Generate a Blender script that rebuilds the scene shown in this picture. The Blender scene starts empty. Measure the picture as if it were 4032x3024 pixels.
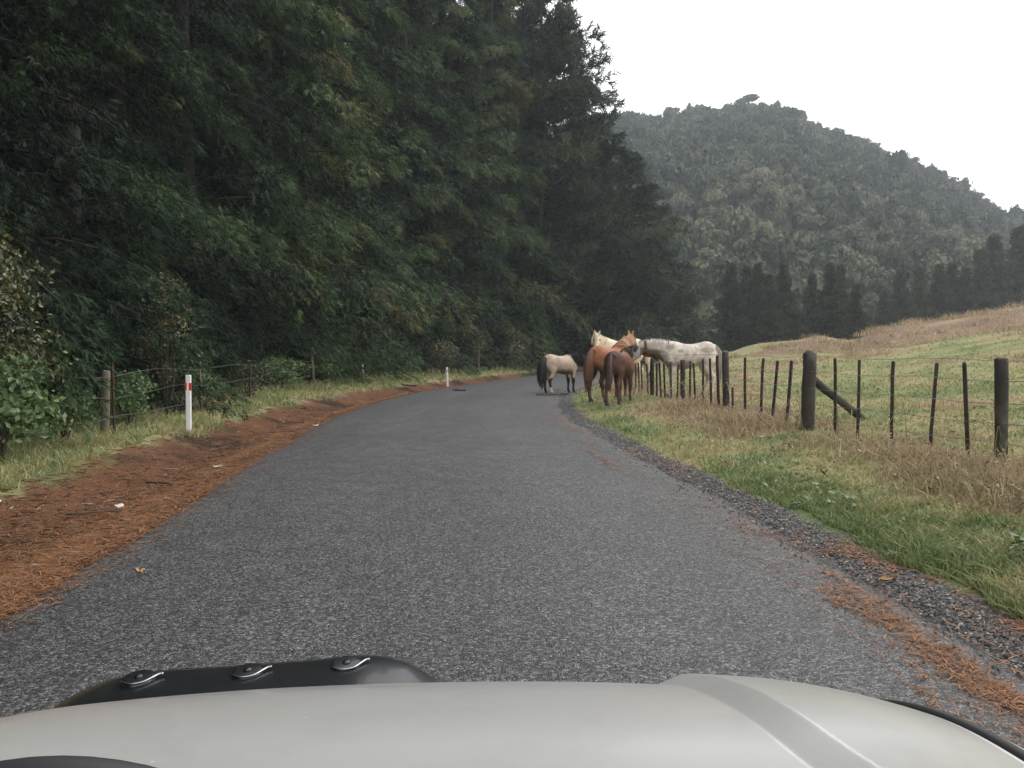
import bpy, math, random
import numpy as np
from mathutils import Vector

# ------------------------------------------------------------------ camera, sky, light
sc = bpy.context.scene
col = sc.collection
rng = np.random.default_rng(7)
random.seed(7)

cam_d = bpy.data.cameras.new("camera")
cam_d.sensor_width = 36.0
cam_d.lens = 27.0
cam_d.clip_start = 0.05
cam_d.clip_end = 3000.0
cam = bpy.data.objects.new("camera", cam_d)
cam.location = (0, 0, 1.5)
cam.rotation_euler = (math.radians(90 - 2.5), 0, 0)
col.objects.link(cam)
sc.camera = cam

SUN_EL, SUN_AZ = math.radians(52), math.radians(60)      # azimuth clockwise from +Y
world = bpy.data.worlds.new("World")
sc.world = world
world.use_nodes = True
wn, wl = world.node_tree.nodes, world.node_tree.links
wn.clear()
w_out = wn.new("ShaderNodeOutputWorld")
w_bg = wn.new("ShaderNodeBackground")
w_bg.inputs["Strength"].default_value = 0.15
w_sky = wn.new("ShaderNodeTexSky")
w_sky.sky_type = 'NISHITA'
w_sky.sun_disc = False
w_sky.sun_elevation = SUN_EL
w_sky.sun_rotation = SUN_AZ
w_sky.air_density = 1.0
w_sky.dust_density = 3.0
w_hsv = wn.new("ShaderNodeHueSaturation")
w_hsv.inputs["Saturation"].default_value = 0.06
w_hsv.inputs["Value"].default_value = 1.0
w_mix = wn.new("ShaderNodeMix")
w_mix.data_type = 'RGBA'
w_mix.inputs["Factor"].default_value = 0.75
w_mix.inputs["B"].default_value = (9.7, 9.65, 9.65, 1)       # even cloud layer
wl.new(w_sky.outputs[0], w_hsv.inputs["Color"])
wl.new(w_hsv.outputs[0], w_mix.inputs["A"])
wl.new(w_mix.outputs["Result"], w_bg.inputs["Color"])
wl.new(w_bg.outputs[0], w_out.inputs["Surface"])

sun_d = bpy.data.lights.new("sun", 'SUN')
sun_d.energy = 0.8
sun_d.angle = math.radians(25)
sun_d.color = (1.0, 0.96, 0.9)
sun = bpy.data.objects.new("sun", sun_d)
dirv = Vector((math.sin(SUN_AZ) * math.cos(SUN_EL), math.cos(SUN_AZ) * math.cos(SUN_EL), math.sin(SUN_EL)))
sun.rotation_euler = dirv.to_track_quat('Z', 'Y').to_euler()
col.objects.link(sun)

vs = sc.view_settings
vs.view_transform = 'Standard'
vs.look = 'None'
vs.gamma = 1.0
vs.use_curve_mapping = False
vs.exposure = 0.5
try:
    sc.cycles.use_denoising = True
    sc.cycles.volume_bounces = 1
    sc.cycles.max_bounces = 8
    sc.cycles.diffuse_bounces = 3
    sc.cycles.glossy_bounces = 2
except Exception:
    pass

# ------------------------------------------------------------------ helpers
def tag(o, label=None, cat=None, group=None, kind=None):
    for k, v in (("label", label), ("category", cat), ("group", group), ("kind", kind)):
        if v:
            o[k] = v
    return o

def mk_mesh(name, V, faces, attrs=None, smooth=False, colors=None):
    """faces: list of int arrays (n,3)/(n,4)"""
    V = np.asarray(V, dtype=np.float32)
    if isinstance(faces, np.ndarray):
        faces = [faces]
    faces = [np.asarray(f, dtype=np.int32) for f in faces if len(f)]
    me = bpy.data.meshes.new(name)
    me.vertices.add(len(V))
    me.vertices.foreach_set("co", V.ravel())
    loops = np.concatenate([f.ravel() for f in faces])
    sizes = np.concatenate([np.full(len(f), f.shape[1], dtype=np.int32) for f in faces])
    starts = np.concatenate([[0], np.cumsum(sizes)[:-1]]).astype(np.int32)
    me.loops.add(len(loops))
    me.loops.foreach_set("vertex_index", loops)
    me.polygons.add(len(sizes))
    me.polygons.foreach_set("loop_start", starts)
    me.polygons.foreach_set("loop_total", sizes)
    me.update(calc_edges=True)
    me.polygons.foreach_set("use_smooth", np.full(len(sizes), smooth, dtype=bool))
    for k, a in (attrs or {}).items():
        at = me.attributes.new(k, 'FLOAT', 'POINT')
        at.data.foreach_set("value", np.asarray(a, dtype=np.float32))
    if colors is not None:
        at = me.attributes.new("coat", 'FLOAT_COLOR', 'POINT')
        c = np.ones((len(V), 4), dtype=np.float32)
        c[:, :3] = colors
        at.data.foreach_set("color", c.ravel())
    return me

def mk_obj(name, me, mat=None, parent=None, loc=(0, 0, 0)):
    o = bpy.data.objects.new(name, me)
    col.objects.link(o)
    o.location = loc
    if mat is not None and me is not None and len(me.materials) == 0:
        me.materials.append(mat)
    if parent is not None:
        o.parent = parent
    return o

def empty(name, loc=(0, 0, 0), rz=0.0, scale=1.0):
    o = bpy.data.objects.new(name, None)
    o.empty_display_size = 0.2
    o.location = loc
    o.rotation_euler = (0, 0, rz)
    o.scale = (scale,) * 3
    col.objects.link(o)
    return o

class Geo:
    def __init__(self):
        self.V, self.F3, self.F4, self.A, self.n = [], [], [], [], 0
    def add(self, V, F3=None, F4=None, a=None):
        V = np.asarray(V, dtype=np.float64).reshape(-1, 3)
        if F3 is not None and len(F3):
            self.F3.append(np.asarray(F3, dtype=np.int64).reshape(-1, 3) + self.n)
        if F4 is not None and len(F4):
            self.F4.append(np.asarray(F4, dtype=np.int64).reshape(-1, 4) + self.n)
        self.V.append(V)
        self.A.append(np.broadcast_to(np.asarray(0.5 if a is None else a, dtype=np.float64), (len(V),)))
        self.n += len(V)
    def mesh(self, name, smooth=False):
        fs = []
        if self.F3: fs.append(np.concatenate(self.F3))
        if self.F4: fs.append(np.concatenate(self.F4))
        return mk_mesh(name, np.concatenate(self.V), fs, {"tone": np.concatenate(self.A)}, smooth)

def norm(v):
    v = np.asarray(v, dtype=np.float64)
    return v / np.maximum(np.linalg.norm(v, axis=-1, keepdims=True), 1e-9)

def catmull(P, n):
    P = np.asarray(P, dtype=np.float64)
    P = np.vstack([2 * P[0] - P[1], P, 2 * P[-1] - P[-2]])
    m = len(P) - 3
    t = np.linspace(0, m, n)
    i = np.minimum(t.astype(int), m - 1)
    f = (t - i)[:, None]
    p0, p1, p2, p3 = P[i], P[i + 1], P[i + 2], P[i + 3]
    return 0.5 * (2 * p1 + (p2 - p0) * f + (2 * p0 - 5 * p1 + 4 * p2 - p3) * f ** 2 + (3 * p1 - p0 - 3 * p2 + p3) * f ** 3)

def tube(P, R, seg=8, up=(0, 0, 1), R2=None, cap=True):
    """closed tube along points P with radii R (along side) and R2 (along up-ish)."""
    P = np.asarray(P, dtype=np.float64)
    n = len(P)
    R = np.broadcast_to(np.asarray(R, dtype=np.float64), (n,))
    R2 = R if R2 is None else np.broadcast_to(np.asarray(R2, dtype=np.float64), (n,))
    T = norm(np.gradient(P, axis=0))
    up = np.asarray(up, dtype=np.float64)
    S = np.cross(T, up)
    bad = np.linalg.norm(S, axis=1) < 1e-3
    S[bad] = np.cross(T[bad], np.array([1.0, 0.02, 0]))
    S = norm(S)
    U = np.cross(S, T)
    a = np.linspace(0, 2 * np.pi, seg, endpoint=False)
    V = P[:, None, :] + S[:, None, :] * (np.cos(a)[None, :, None] * R[:, None, None]) + U[:, None, :] * (np.sin(a)[None, :, None] * R2[:, None, None])
    V = V.reshape(-1, 3)
    i = np.arange(n - 1)[:, None] * seg
    j = np.arange(seg)[None, :]
    k = (j + 1) % seg
    F4 = np.stack([i + j, i + k, i + seg + k, i + seg + j], -1).reshape(-1, 4)
    F3 = []
    if cap:
        V = np.vstack([V, P[0], P[-1]])
        c0, c1 = n * seg, n * seg + 1
        j = np.arange(seg)
        k = (j + 1) % seg
        F3 = np.vstack([np.stack([np.full(seg, c0), k, j], -1), np.stack([np.full(seg, c1), (n - 1) * seg + j, (n - 1) * seg + k], -1)])
    return V, F3, F4

def hash2(ix, iy, seed):
    h = (ix.astype(np.int64) * 374761393 + iy.astype(np.int64) * 668265263 + seed * 1442695041) & 0xFFFFFFFF
    h = ((h ^ (h >> 13)) * 1274126177) & 0xFFFFFFFF
    h = h ^ (h >> 16)
    return (h & 0xFFFFFF) / float(0xFFFFFF)

def vnoise(x, y, seed=0):
    ix, iy = np.floor(x), np.floor(y)
    fx, fy = x - ix, y - iy
    fx, fy = fx * fx * (3 - 2 * fx), fy * fy * (3 - 2 * fy)
    a, b = hash2(ix, iy, seed), hash2(ix + 1, iy, seed)
    c, d = hash2(ix, iy + 1, seed), hash2(ix + 1, iy + 1, seed)
    return (a * (1 - fx) + b * fx) * (1 - fy) + (c * (1 - fx) + d * fx) * fy

def fbm(x, y, seed=0, octv=4):
    s, a, t = 0, 1.0, 0
    for o in range(octv):
        s = s + a * vnoise(x * 2 ** o + 17.3 * o, y * 2 ** o - 9.1 * o, seed + o)
        t += a
        a *= 0.5
    return s / t

def sstep(a, b, x):
    t = np.clip((x - a) / (b - a), 0, 1)
    return t * t * (3 - 2 * t)

# ------------------------------------------------------------------ materials
def new_mat(name):
    m = bpy.data.materials.new(name)
    m.use_nodes = True
    nt = m.node_tree
    nt.nodes.clear()
    out = nt.nodes.new("ShaderNodeOutputMaterial")
    b = nt.nodes.new("ShaderNodeBsdfPrincipled")
    nt.links.new(b.outputs[0], out.inputs["Surface"])
    return m, nt, b

def ramp(nt, stops, fac=None, interp='LINEAR'):
    r = nt.nodes.new("ShaderNodeValToRGB")
    cr = r.color_ramp
    cr.interpolation = interp
    while len(cr.elements) > 1:
        cr.elements.remove(cr.elements[-1])
    cr.elements[0].position = stops[0][0]
    cr.elements[0].color = (*stops[0][1], 1)
    for p, c in stops[1:]:
        e = cr.elements.new(p)
        e.color = (*c, 1)
    if fac is not None:
        nt.links.new(fac, r.inputs[0])
    return r.outputs[0]

def mixc(nt, a, b, fac, mode='MIX'):
    n = nt.nodes.new("ShaderNodeMix")
    n.data_type = 'RGBA'
    n.blend_type = mode
    for key, v in (("A", a), ("B", b), ("Factor", fac)):
        if hasattr(v, "is_linked") or hasattr(v, "node"):
            nt.links.new(v, n.inputs[key])
        elif key == "Factor":
            n.inputs[key].default_value = v
        else:
            n.inputs[key].default_value = (*v, 1)
    return n.outputs["Result"]

def mathn(nt, op, a, b=None, clamp=False):
    n = nt.nodes.new("ShaderNodeMath")
    n.operation = op
    n.use_clamp = clamp
    for i, v in enumerate((a, b)):
        if v is None: continue
        if isinstance(v, (int, float)):
            n.inputs[i].default_value = v
        else:
            nt.links.new(v, n.inputs[i])
    return n.outputs[0]

def noise(nt, scale, detail=4, rough=0.55, coord='Object', vec=None):
    n = nt.nodes.new("ShaderNodeTexNoise")
    n.inputs["Scale"].default_value = scale
    n.inputs["Detail"].default_value = detail
    n.inputs["Roughness"].default_value = rough
    if vec is None:
        t = nt.nodes.new("ShaderNodeTexCoord")
        vec = t.outputs[coord]
    nt.links.new(vec, n.inputs["Vector"])
    return n.outputs["Fac"]

def attr(nt, name):
    a = nt.nodes.new("ShaderNodeAttribute")
    a.attribute_name = name
    return a

def bump(nt, b, height, strength=0.5, dist=0.02):
    n = nt.nodes.new("ShaderNodeBump")
    n.inputs["Strength"].default_value = strength
    n.inputs["Distance"].default_value = dist
    nt.links.new(height, n.inputs["Height"])
    nt.links.new(n.outputs[0], b.inputs["Normal"])

def leaf_mat(name, stops, rough=0.6, spec=0.3, rand=0.25, trans=0.25):
    m, nt, b = new_mat(name)
    a = attr(nt, "tone")
    oi = nt.nodes.new("ShaderNodeObjectInfo")
    f = mathn(nt, 'ADD', a.outputs["Fac"], mathn(nt, 'MULTIPLY', mathn(nt, 'SUBTRACT', oi.outputs["Random"], 0.5), rand), True)
    c = ramp(nt, stops, f)
    nt.links.new(c, b.inputs["Base Color"])
    b.inputs["Roughness"].default_value = rough
    b.inputs["Specular IOR Level"].default_value = spec
    if trans > 0:
        out = [n for n in nt.nodes if n.type == 'OUTPUT_MATERIAL'][0]
        t = nt.nodes.new("ShaderNodeBsdfTranslucent")
        nt.links.new(c, t.inputs["Color"])
        mx = nt.nodes.new("ShaderNodeMixShader")
        mx.inputs[0].default_value = trans
        nt.links.new(b.outputs[0], mx.inputs[1])
        nt.links.new(t.outputs[0], mx.inputs[2])
        nt.links.new(mx.outputs[0], out.inputs["Surface"])
    return m

def wood_mat(name, c1, c2, c3, scale=6.0):
    m, nt, b = new_mat(name)
    tc = nt.nodes.new("ShaderNodeTexCoord")
    mp = nt.nodes.new("ShaderNodeMapping")
    mp.inputs["Scale"].default_value = (6, 6, 0.6)
    nt.links.new(tc.outputs["Object"], mp.inputs["Vector"])
    f = noise(nt, scale, 6, 0.65, vec=mp.outputs[0])
    g = noise(nt, 3.5, 4, 0.6)
    c = mixc(nt, ramp(nt, [(0.3, c1), (0.7, c2)], f), c3, ramp(nt, [(0.52, (0, 0, 0)), (0.68, (1, 1, 1))], g))
    nt.links.new(c, b.inputs["Base Color"])
    b.inputs["Roughness"].default_value = 0.85
    bump(nt, b, f, 0.7, 0.01)
    return m

def plain_mat(name, c, rough=0.5, metal=0.0, spec=0.5, var=0.15, scale=8.0, coat=0.0):
    m, nt, b = new_mat(name)
    f = noise(nt, scale, 5)
    c0 = tuple(x * (1 - var) for x in c)
    c1 = tuple(min(1, x * (1 + var)) for x in c)
    nt.links.new(ramp(nt, [(0.3, c0), (0.7, c1)], f), b.inputs["Base Color"])
    b.inputs["Roughness"].default_value = rough
    b.inputs["Metallic"].default_value = metal
    b.inputs["Specular IOR Level"].default_value = spec
    b.inputs["Coat Weight"].default_value = coat
    b.inputs["Coat Roughness"].default_value = 0.08
    return m

# ------------------------------------------------------------------ road line and terrain
CL = np.array([(0.3, -60), (0.15, -30), (0.05, -10), (-0.1, 0), (-0.25, 4), (-0.49, 7), (-0.75, 9.5), (-0.97, 12), (-1.3, 16), (-1.36, 20), (-1.13, 24),
               (-0.75, 27.5), (0.55, 33), (2.1, 39), (3.95, 45), (7.5, 54), (12.3, 62), (18.8, 70), (26.7, 78), (36, 86), (48, 94), (95, 118), (160, 140)], dtype=np.float64)
ROAD = catmull(CL, 520)
HALF = 2.66

def sdist(x, y):
    x = np.asarray(x, dtype=np.float64).ravel()
    y = np.asarray(y, dtype=np.float64).ravel()
    out = np.empty(len(x))
    A, B = ROAD[:-1], ROAD[1:]
    D = B - A
    L2 = (D ** 2).sum(1)
    for k in range(0, len(x), 20000):
        px, py = x[k:k + 20000, None], y[k:k + 20000, None]
        t = np.clip(((px - A[None, :, 0]) * D[None, :, 0] + (py - A[None, :, 1]) * D[None, :, 1]) / L2[None, :], 0, 1)
        dx, dy = px - (A[None, :, 0] + t * D[None, :, 0]), py - (A[None, :, 1] + t * D[None, :, 1])
        d2 = dx * dx + dy * dy
        i = d2.argmin(1)
        r = np.arange(len(i))
        cr = D[i, 0] * dy[r, i] - D[i, 1] * dx[r, i]
        out[k:k + 20000] = np.sqrt(d2[r, i]) * np.where(cr > 0, -1, 1)
    return out

def terrain(x, y, s=None):
    x = np.asarray(x, dtype=np.float64).ravel()
    y = np.asarray(y, dtype=np.float64).ravel()
    if s is None:
        s = sdist(x, y)
    xs = x * np.minimum(1.0, 52.0 / np.maximum(y, 1.0))
    e = np.clip(xs - 4.5 - 0.27 * np.clip(11.5 - y, 0, 9), 0, 60)
    zp = 0.30 + 0.10 * e + 0.0012 * e * e
    zp = np.minimum(zp, 6.5) + 0.9 * (fbm(x * 0.11, y * 0.11, 3, 3) - 0.5) * sstep(2, 14, e) + 0.22 * (fbm(x * 0.5, y * 0.5, 4, 3) - 0.5) * sstep(1, 6, e)
    az_ = x / np.maximum(y, 1.0)
    zp = zp - 0.60 * np.exp(-((az_ - 0.44) / 0.022) ** 2) * sstep(30, 44, y) + 0.16 * np.exp(-((az_ - 0.398) / 0.016) ** 2) * sstep(30, 44, y)
    right = zp * sstep(2.72, 5.5, s) + 0.05 * (fbm(x * 1.3, y * 1.3, 5, 3) - 0.5) * sstep(2.9, 3.6, s)
    q = -s
    left = -0.17 * sstep(2.7, 3.5, q) + (0.17 + 0.14) * sstep(3.6, 4.9, q) + 0.02 * np.clip(q - 6, 0, 40)
    left = left + 0.10 * (fbm(x * 1.1, y * 1.1, 8, 3) - 0.5) * sstep(2.9, 3.6, q)
    z = np.where(s > 0, right, left)
    return np.where(np.abs(s) < 2.72, -0.03 + 0.03 * sstep(2.55, 2.72, np.abs(s)), z)

def gz(x, y):
    return float(terrain([x], [y])[0])

def deadness(x, y, s):
    """0 lush .. 1 brown"""
    n = 0.6 * fbm(x * 0.55, y * 0.55, 21, 4) + 0.4 * fbm(x * 2.2, y * 2.2, 25, 3)
    n2 = fbm(x * 0.16, y * 0.22, 33, 3)
    fence = np.exp(-((s - 5.1) / 0.9) ** 2) * sstep(3, 7, y) * (1 - 0.55 * sstep(14, 20, y))
    lush = np.exp(-((s - 3.2) / 0.55) ** 2)
    far = sstep(14, 44, np.hypot(x, y)) * sstep(7, 9, s)
    d_pad = -0.02 * sstep(6.5, 9, s) * sstep(5, 12, y)
    d = d_pad + 0.45 + 2.0 * (n - 0.5) + 0.30 * fence - 0.24 * lush + far * (1.5 * (n2 - 0.46)) + 0.12 * far
    edge = sstep(30, 47, y) * sstep(8, 13, s) * (0.62 + 0.5 * (n2 - 0.4))
    return np.clip(d + edge, 0, 1)

xl = np.concatenate([-np.geomspace(700, 12, 30), np.arange(-11.5, 12, 0.17), np.geomspace(12.2, 700, 75)])
yl = np.concatenate([np.linspace(-60, -3, 12), np.arange(-2, 30, 0.19), np.geomspace(30.3, 110, 75), np.geomspace(114, 750, 16)])
GX, GY = np.meshgrid(xl, yl)
gx, gy = GX.ravel(), GY.ravel()
gs = sdist(gx, gy)
gzv = terrain(gx, gy, gs)
nx_, ny_ = len(xl), len(yl)
ii, jj = np.meshgrid(np.arange(nx_ - 1), np.arange(ny_ - 1))
base = (jj * nx_ + ii).ravel()
gF = np.stack([base, base + 1, base + nx_ + 1, base + nx_], -1)
gme = mk_mesh("ground", np.stack([gx, gy, gzv], -1), gF, {"side": gs, "dead": deadness(gx, gy, gs)}, True)

m_ground, nt, b = new_mat("ground_cover")
sa = attr(nt, "side").outputs["Fac"]
dn = attr(nt, "dead").outputs["Fac"]
n1 = noise(nt, 1.6, 6, 0.65)
n2 = noise(nt, 26.0, 4, 0.7)
n3 = noise(nt, 0.5, 3)
vor = nt.nodes.new("ShaderNodeTexVoronoi")
vor.inputs["Scale"].default_value = 42.0
tcg = nt.nodes.new("ShaderNodeTexCoord")
nt.links.new(tcg.outputs["Object"], vor.inputs["Vector"])
sep = nt.nodes.new("ShaderNodeSeparateColor")
nt.links.new(vor.outputs["Color"], sep.inputs[0])
gravel_c = ramp(nt, [(0.0, (0.030, 0.029, 0.029)), (0.55, (0.080, 0.078, 0.079)), (0.9, (0.17, 0.168, 0.165)), (1.0, (0.36, 0.35, 0.34))], sep.outputs[0])
tone = mathn(nt, 'ADD', dn, mathn(nt, 'MULTIPLY', mathn(nt, 'SUBTRACT', n2, 0.5), 0.5), True)
grass_c = ramp(nt, [(0.0, (0.130, 0.168, 0.066)), (0.3, (0.225, 0.245, 0.106)), (0.55, (0.320, 0.290, 0.140)), (0.8, (0.310, 0.225, 0.145)), (1.0, (0.220, 0.150, 0.105))], tone)
duff_c = ramp(nt, [(0.25, (0.042, 0.022, 0.014)), (0.5, (0.140, 0.066, 0.035)), (0.75, (0.240, 0.115, 0.058))],
              mathn(nt, 'ADD', mathn(nt, 'MULTIPLY', n1, 0.55), mathn(nt, 'MULTIPLY', n2, 0.45)))
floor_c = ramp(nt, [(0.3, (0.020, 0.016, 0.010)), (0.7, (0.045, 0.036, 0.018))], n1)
wob = mathn(nt, 'MULTIPLY', mathn(nt, 'SUBTRACT', n1, 0.5), 1.6)
sw = mathn(nt, 'ADD', sa, wob)
def band(v, a, c_):
    r = nt.nodes.new("ShaderNodeMapRange")
    r.interpolation_type = 'SMOOTHSTEP'
    r.inputs["From Min"].default_value = a
    r.inputs["From Max"].default_value = c_
    nt.links.new(v, r.inputs["Value"])
    return r.outputs[0]
sg = mathn(nt, 'ADD', sa, mathn(nt, 'MULTIPLY', mathn(nt, 'SUBTRACT', n1, 0.5), 0.7))
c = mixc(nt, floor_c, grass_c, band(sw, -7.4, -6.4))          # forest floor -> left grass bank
duff_d = mixc(nt, duff_c, (0.040, 0.024, 0.016), band(n3, 0.50, 0.64))
c = mixc(nt, c, duff_d, band(sw, -4.75, -4.25))               # needle litter
c = mixc(nt, c, gravel_c, band(sg, 1.9, 2.2))
c = mixc(nt, c, grass_c, band(sg, 2.92, 3.15))
nt.links.new(c, b.inputs["Base Color"])
b.inputs["Roughness"].default_value = 0.9
b.inputs["Specular IOR Level"].default_value = 0.2
bump(nt, b, mathn(nt, 'ADD', n2, vor.outputs["Distance"]), 0.8, 0.03)
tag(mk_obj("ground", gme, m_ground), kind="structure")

# ---- road sheet
m_road, nt, b = new_mat("chip_seal")
tcr = nt.nodes.new("ShaderNodeTexCoord")
v1 = nt.nodes.new("ShaderNodeTexVoronoi")
v1.inputs["Scale"].default_value = 92.0
nt.links.new(tcr.outputs["Object"], v1.inputs["Vector"])
sp = nt.nodes.new("ShaderNodeSeparateColor")
nt.links.new(v1.outputs["Color"], sp.inputs[0])
big = noise(nt, 0.35, 4)
mid = noise(nt, 3.0, 5, 0.6)
fine = noise(nt, 30.0, 3, 0.6)
chips = ramp(nt, [(0.0, (0.010, 0.010, 0.011)), (0.38, (0.028, 0.028, 0.030)), (0.60, (0.085, 0.085, 0.087)), (0.78, (0.165, 0.165, 0.168)), (0.92, (0.33, 0.33, 0.33))],
             mathn(nt, 'ADD', mathn(nt, 'MULTIPLY', sp.outputs[0], 0.75), mathn(nt, 'MULTIPLY', fine, 0.25)))
shade = ramp(nt, [(0.3, (0.60, 0.595, 0.59)), (0.7, (0.99, 0.985, 0.98))], mathn(nt, 'ADD', mathn(nt, 'MULTIPLY', big, 0.6), mathn(nt, 'MULTIPLY', mid, 0.4)))
sa = attr(nt, "side").outputs["Fac"]
cr = mixc(nt, chips, shade, 1.0, 'MULTIPLY')
tr1 = mathn(nt, 'POWER', 2.718, mathn(nt, 'MULTIPLY', mathn(nt, 'POWER', mathn(nt, 'DIVIDE', mathn(nt, 'ADD', mathn(nt, 'ABSOLUTE', mathn(nt, 'ADD', sa, mathn(nt, 'MULTIPLY', mathn(nt, 'SUBTRACT', big, 0.5), 0.5))), -1.05), 0.42), 2.0), -1.0))
cr = mixc(nt, cr, (1.28, 1.27, 1.27), mathn(nt, 'MULTIPLY', tr1, mid), 'MULTIPLY')
# needle dust creeping in at both edges
nd = noise(nt, 9.0, 6, 0.75)
edge_l = mathn(nt, 'MULTIPLY', band(mathn(nt, 'MULTIPLY', sa, -1.0), 2.3, 2.75), band(nd, 0.45, 0.65))
cr = mixc(nt, cr, (0.17, 0.062, 0.022), mathn(nt, 'MULTIPLY', edge_l, 0.85))
edge_r = mathn(nt, 'MULTIPLY', band(sa, 1.9, 2.6), band(nd, 0.52, 0.62))
cr = mixc(nt, cr, (0.13, 0.055, 0.025), mathn(nt, 'MULTIPLY', edge_r, 0.45))
nt.links.new(cr, b.inputs["Base Color"])
nt.links.new(ramp(nt, [(0.3, (0.42,) * 3), (0.7, (0.62,) * 3)], mid), b.inputs["Roughness"])
b.inputs["Specular IOR Level"].default_value = 0.55
hh = mathn(nt, 'SUBTRACT', mathn(nt, 'MULTIPLY', sp.outputs[1], 0.6), v1.outputs["Distance"])
bump(nt, b, hh, 0.9, 0.008)

tang = norm(np.gradient(ROAD, axis=0))
nrm2 = np.stack([tang[:, 1], -tang[:, 0]], -1)        # to the right
cross = np.linspace(-1, 1, 29)
arc = np.concatenate([[0], np.cumsum(np.linalg.norm(np.diff(ROAD, axis=0), axis=1))])
wl_ = HALF + 0.16 * (fbm(arc * 1.1, arc * 0 + 3, 41, 4) - 0.5)
wr_ = HALF + 0.34 * (fbm(arc * 0.9, arc * 0 + 8, 43, 4) - 0.5)
off = np.where(cross[None, :] < 0, cross[None, :] * wl_[:, None], cross[None, :] * wr_[:, None])
rv = ROAD[:, None, :] + nrm2[:, None, :] * off[:, :, None]
rz = 0.006 + 0.04 * (1 - (off / HALF) ** 2)
rz[:, 0] = -0.02
rz[:, -1] = -0.02
RV = np.dstack([rv, rz]).reshape(-1, 3)
nn, mm = len(ROAD), len(cross)
ii, jj = np.meshgrid(np.arange(mm - 1), np.arange(nn - 1))
base = (jj * mm + ii).ravel()
rme = mk_mesh("road", RV, np.stack([base, base + 1, base + mm + 1, base + mm], -1), {"side": off.ravel()}, True)
tag(mk_obj("road", rme, m_road), kind="structure")

# ---- hill
RIDGE = np.array([(300, 300), (1100, 250), (1330, 262), (1400, 258), (1470, 255), (1540, 246), (1600, 238), (1680, 240), (1750, 276), (1830, 302), (1900, 334), (2000, 372), (2100, 436), (2212, 486), (2400, 560), (2800, 690), (4000, 740)], dtype=np.float64)
def hill_z(u, D):
    e = np.interp(u * 1660 + 1106, RIDGE[:, 0], (757 - RIDGE[:, 1]) / 1660.0)
    t = np.clip((D - 104) / 196.0, 0, 1)
    g = t * (1.25 - 0.25 * t)
    back = np.clip((D - 300) / 160, 0, 1)
    bumps = 5.0 * (fbm(u * D * 0.022, D * 0.022, 51, 4) - 0.5) * sstep(0, 0.3, t) * (1 - 0.6 * t)
    return 0.9 + (300 * e - 3.6) * g * (1 - 0.5 * back ** 2) + bumps
uu = np.linspace(-0.6, 1.7, 120)
dd = np.linspace(96, 460, 80)
U, Dm = np.meshgrid(uu, dd)
hz = hill_z(U.ravel(), Dm.ravel())
hz[Dm.ravel() < 104] = -0.5
hV = np.stack([(U * Dm).ravel(), Dm.ravel(), hz], -1)
ii, jj = np.meshgrid(np.arange(119), np.arange(79))
base = (jj * 120 + ii).ravel()
m_hill, nt, b = new_mat("hill_undergrowth")
nt.links.new(ramp(nt, [(0.3, (0.02, 0.028, 0.013)), (0.7, (0.05, 0.06, 0.025))], noise(nt, 0.2, 6)), b.inputs["Base Color"])
b.inputs["Roughness"].default_value = 0.9
tag(mk_obj("hill", mk_mesh("hill", hV, np.stack([base, base + 1, base + 121, base + 120], -1), None, True), m_hill), kind="structure")

# ------------------------------------------------------------------ tree builders
M_BARK = wood_mat("dark_bark", (0.016, 0.012, 0.009), (0.042, 0.032, 0.025), (0.05, 0.052, 0.038), 4.0)
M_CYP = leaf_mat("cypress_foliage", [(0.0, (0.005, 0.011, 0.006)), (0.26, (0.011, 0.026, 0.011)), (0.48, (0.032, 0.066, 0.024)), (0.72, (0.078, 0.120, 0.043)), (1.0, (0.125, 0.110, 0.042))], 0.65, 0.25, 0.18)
M_PINE = leaf_mat("pine_foliage", [(0.0, (0.007, 0.015, 0.010)), (0.32, (0.016, 0.032, 0.019)), (0.62, (0.046, 0.068, 0.038)), (1.0, (0.095, 0.105, 0.055))], 0.6, 0.3, 0.15)

def sprays(P, Dir, L, W, m, r, flat=0.25, spread=0.55, w=0.03):
    """feathery sprays: P (S,3), Dir (S,3) unit; returns verts (S*m*3), tri faces"""
    S = len(P)
    upv = np.tile(np.array([0, 0, 1.0]), (S, 1)) + r.normal(0, 0.35, (S, 3))
    side = norm(np.cross(Dir, upv))
    nv = np.cross(side, Dir)
    k = (np.arange(m) + 0.5) / m
    sg = np.where(np.arange(m) % 2 == 0, 1.0, -1.0)
    L = np.asarray(L)[:, None, None]
    b0 = P[:, None, :] + Dir[:, None, :] * (k[None, :, None] * 0.75 * L)
    jit = r.normal(0, 0.12, (S, m, 1))
    tip = b0 + Dir[:, None, :] * (L * (0.30 + 0.2 * r.random((S, m, 1)))) + side[:, None, :] * (L * W * spread * sg[None, :, None] * (1.15 - k)[None, :, None] + L * jit) + nv[:, None, :] * (r.normal(-0.05, flat, (S, m, 1)) * L)
    ax = norm(tip - b0)
    wv = norm(np.cross(ax, nv[:, None, :] + r.normal(0, 0.5, (S, m, 3)))) * (w * (0.6 + 0.8 * r.random((S, m, 1))))
    V = np.stack([b0 - wv, b0 + wv, tip], 2).reshape(-1, 3)
    F = np.arange(len(V)).reshape(-1, 3)
    return V, F

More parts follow.
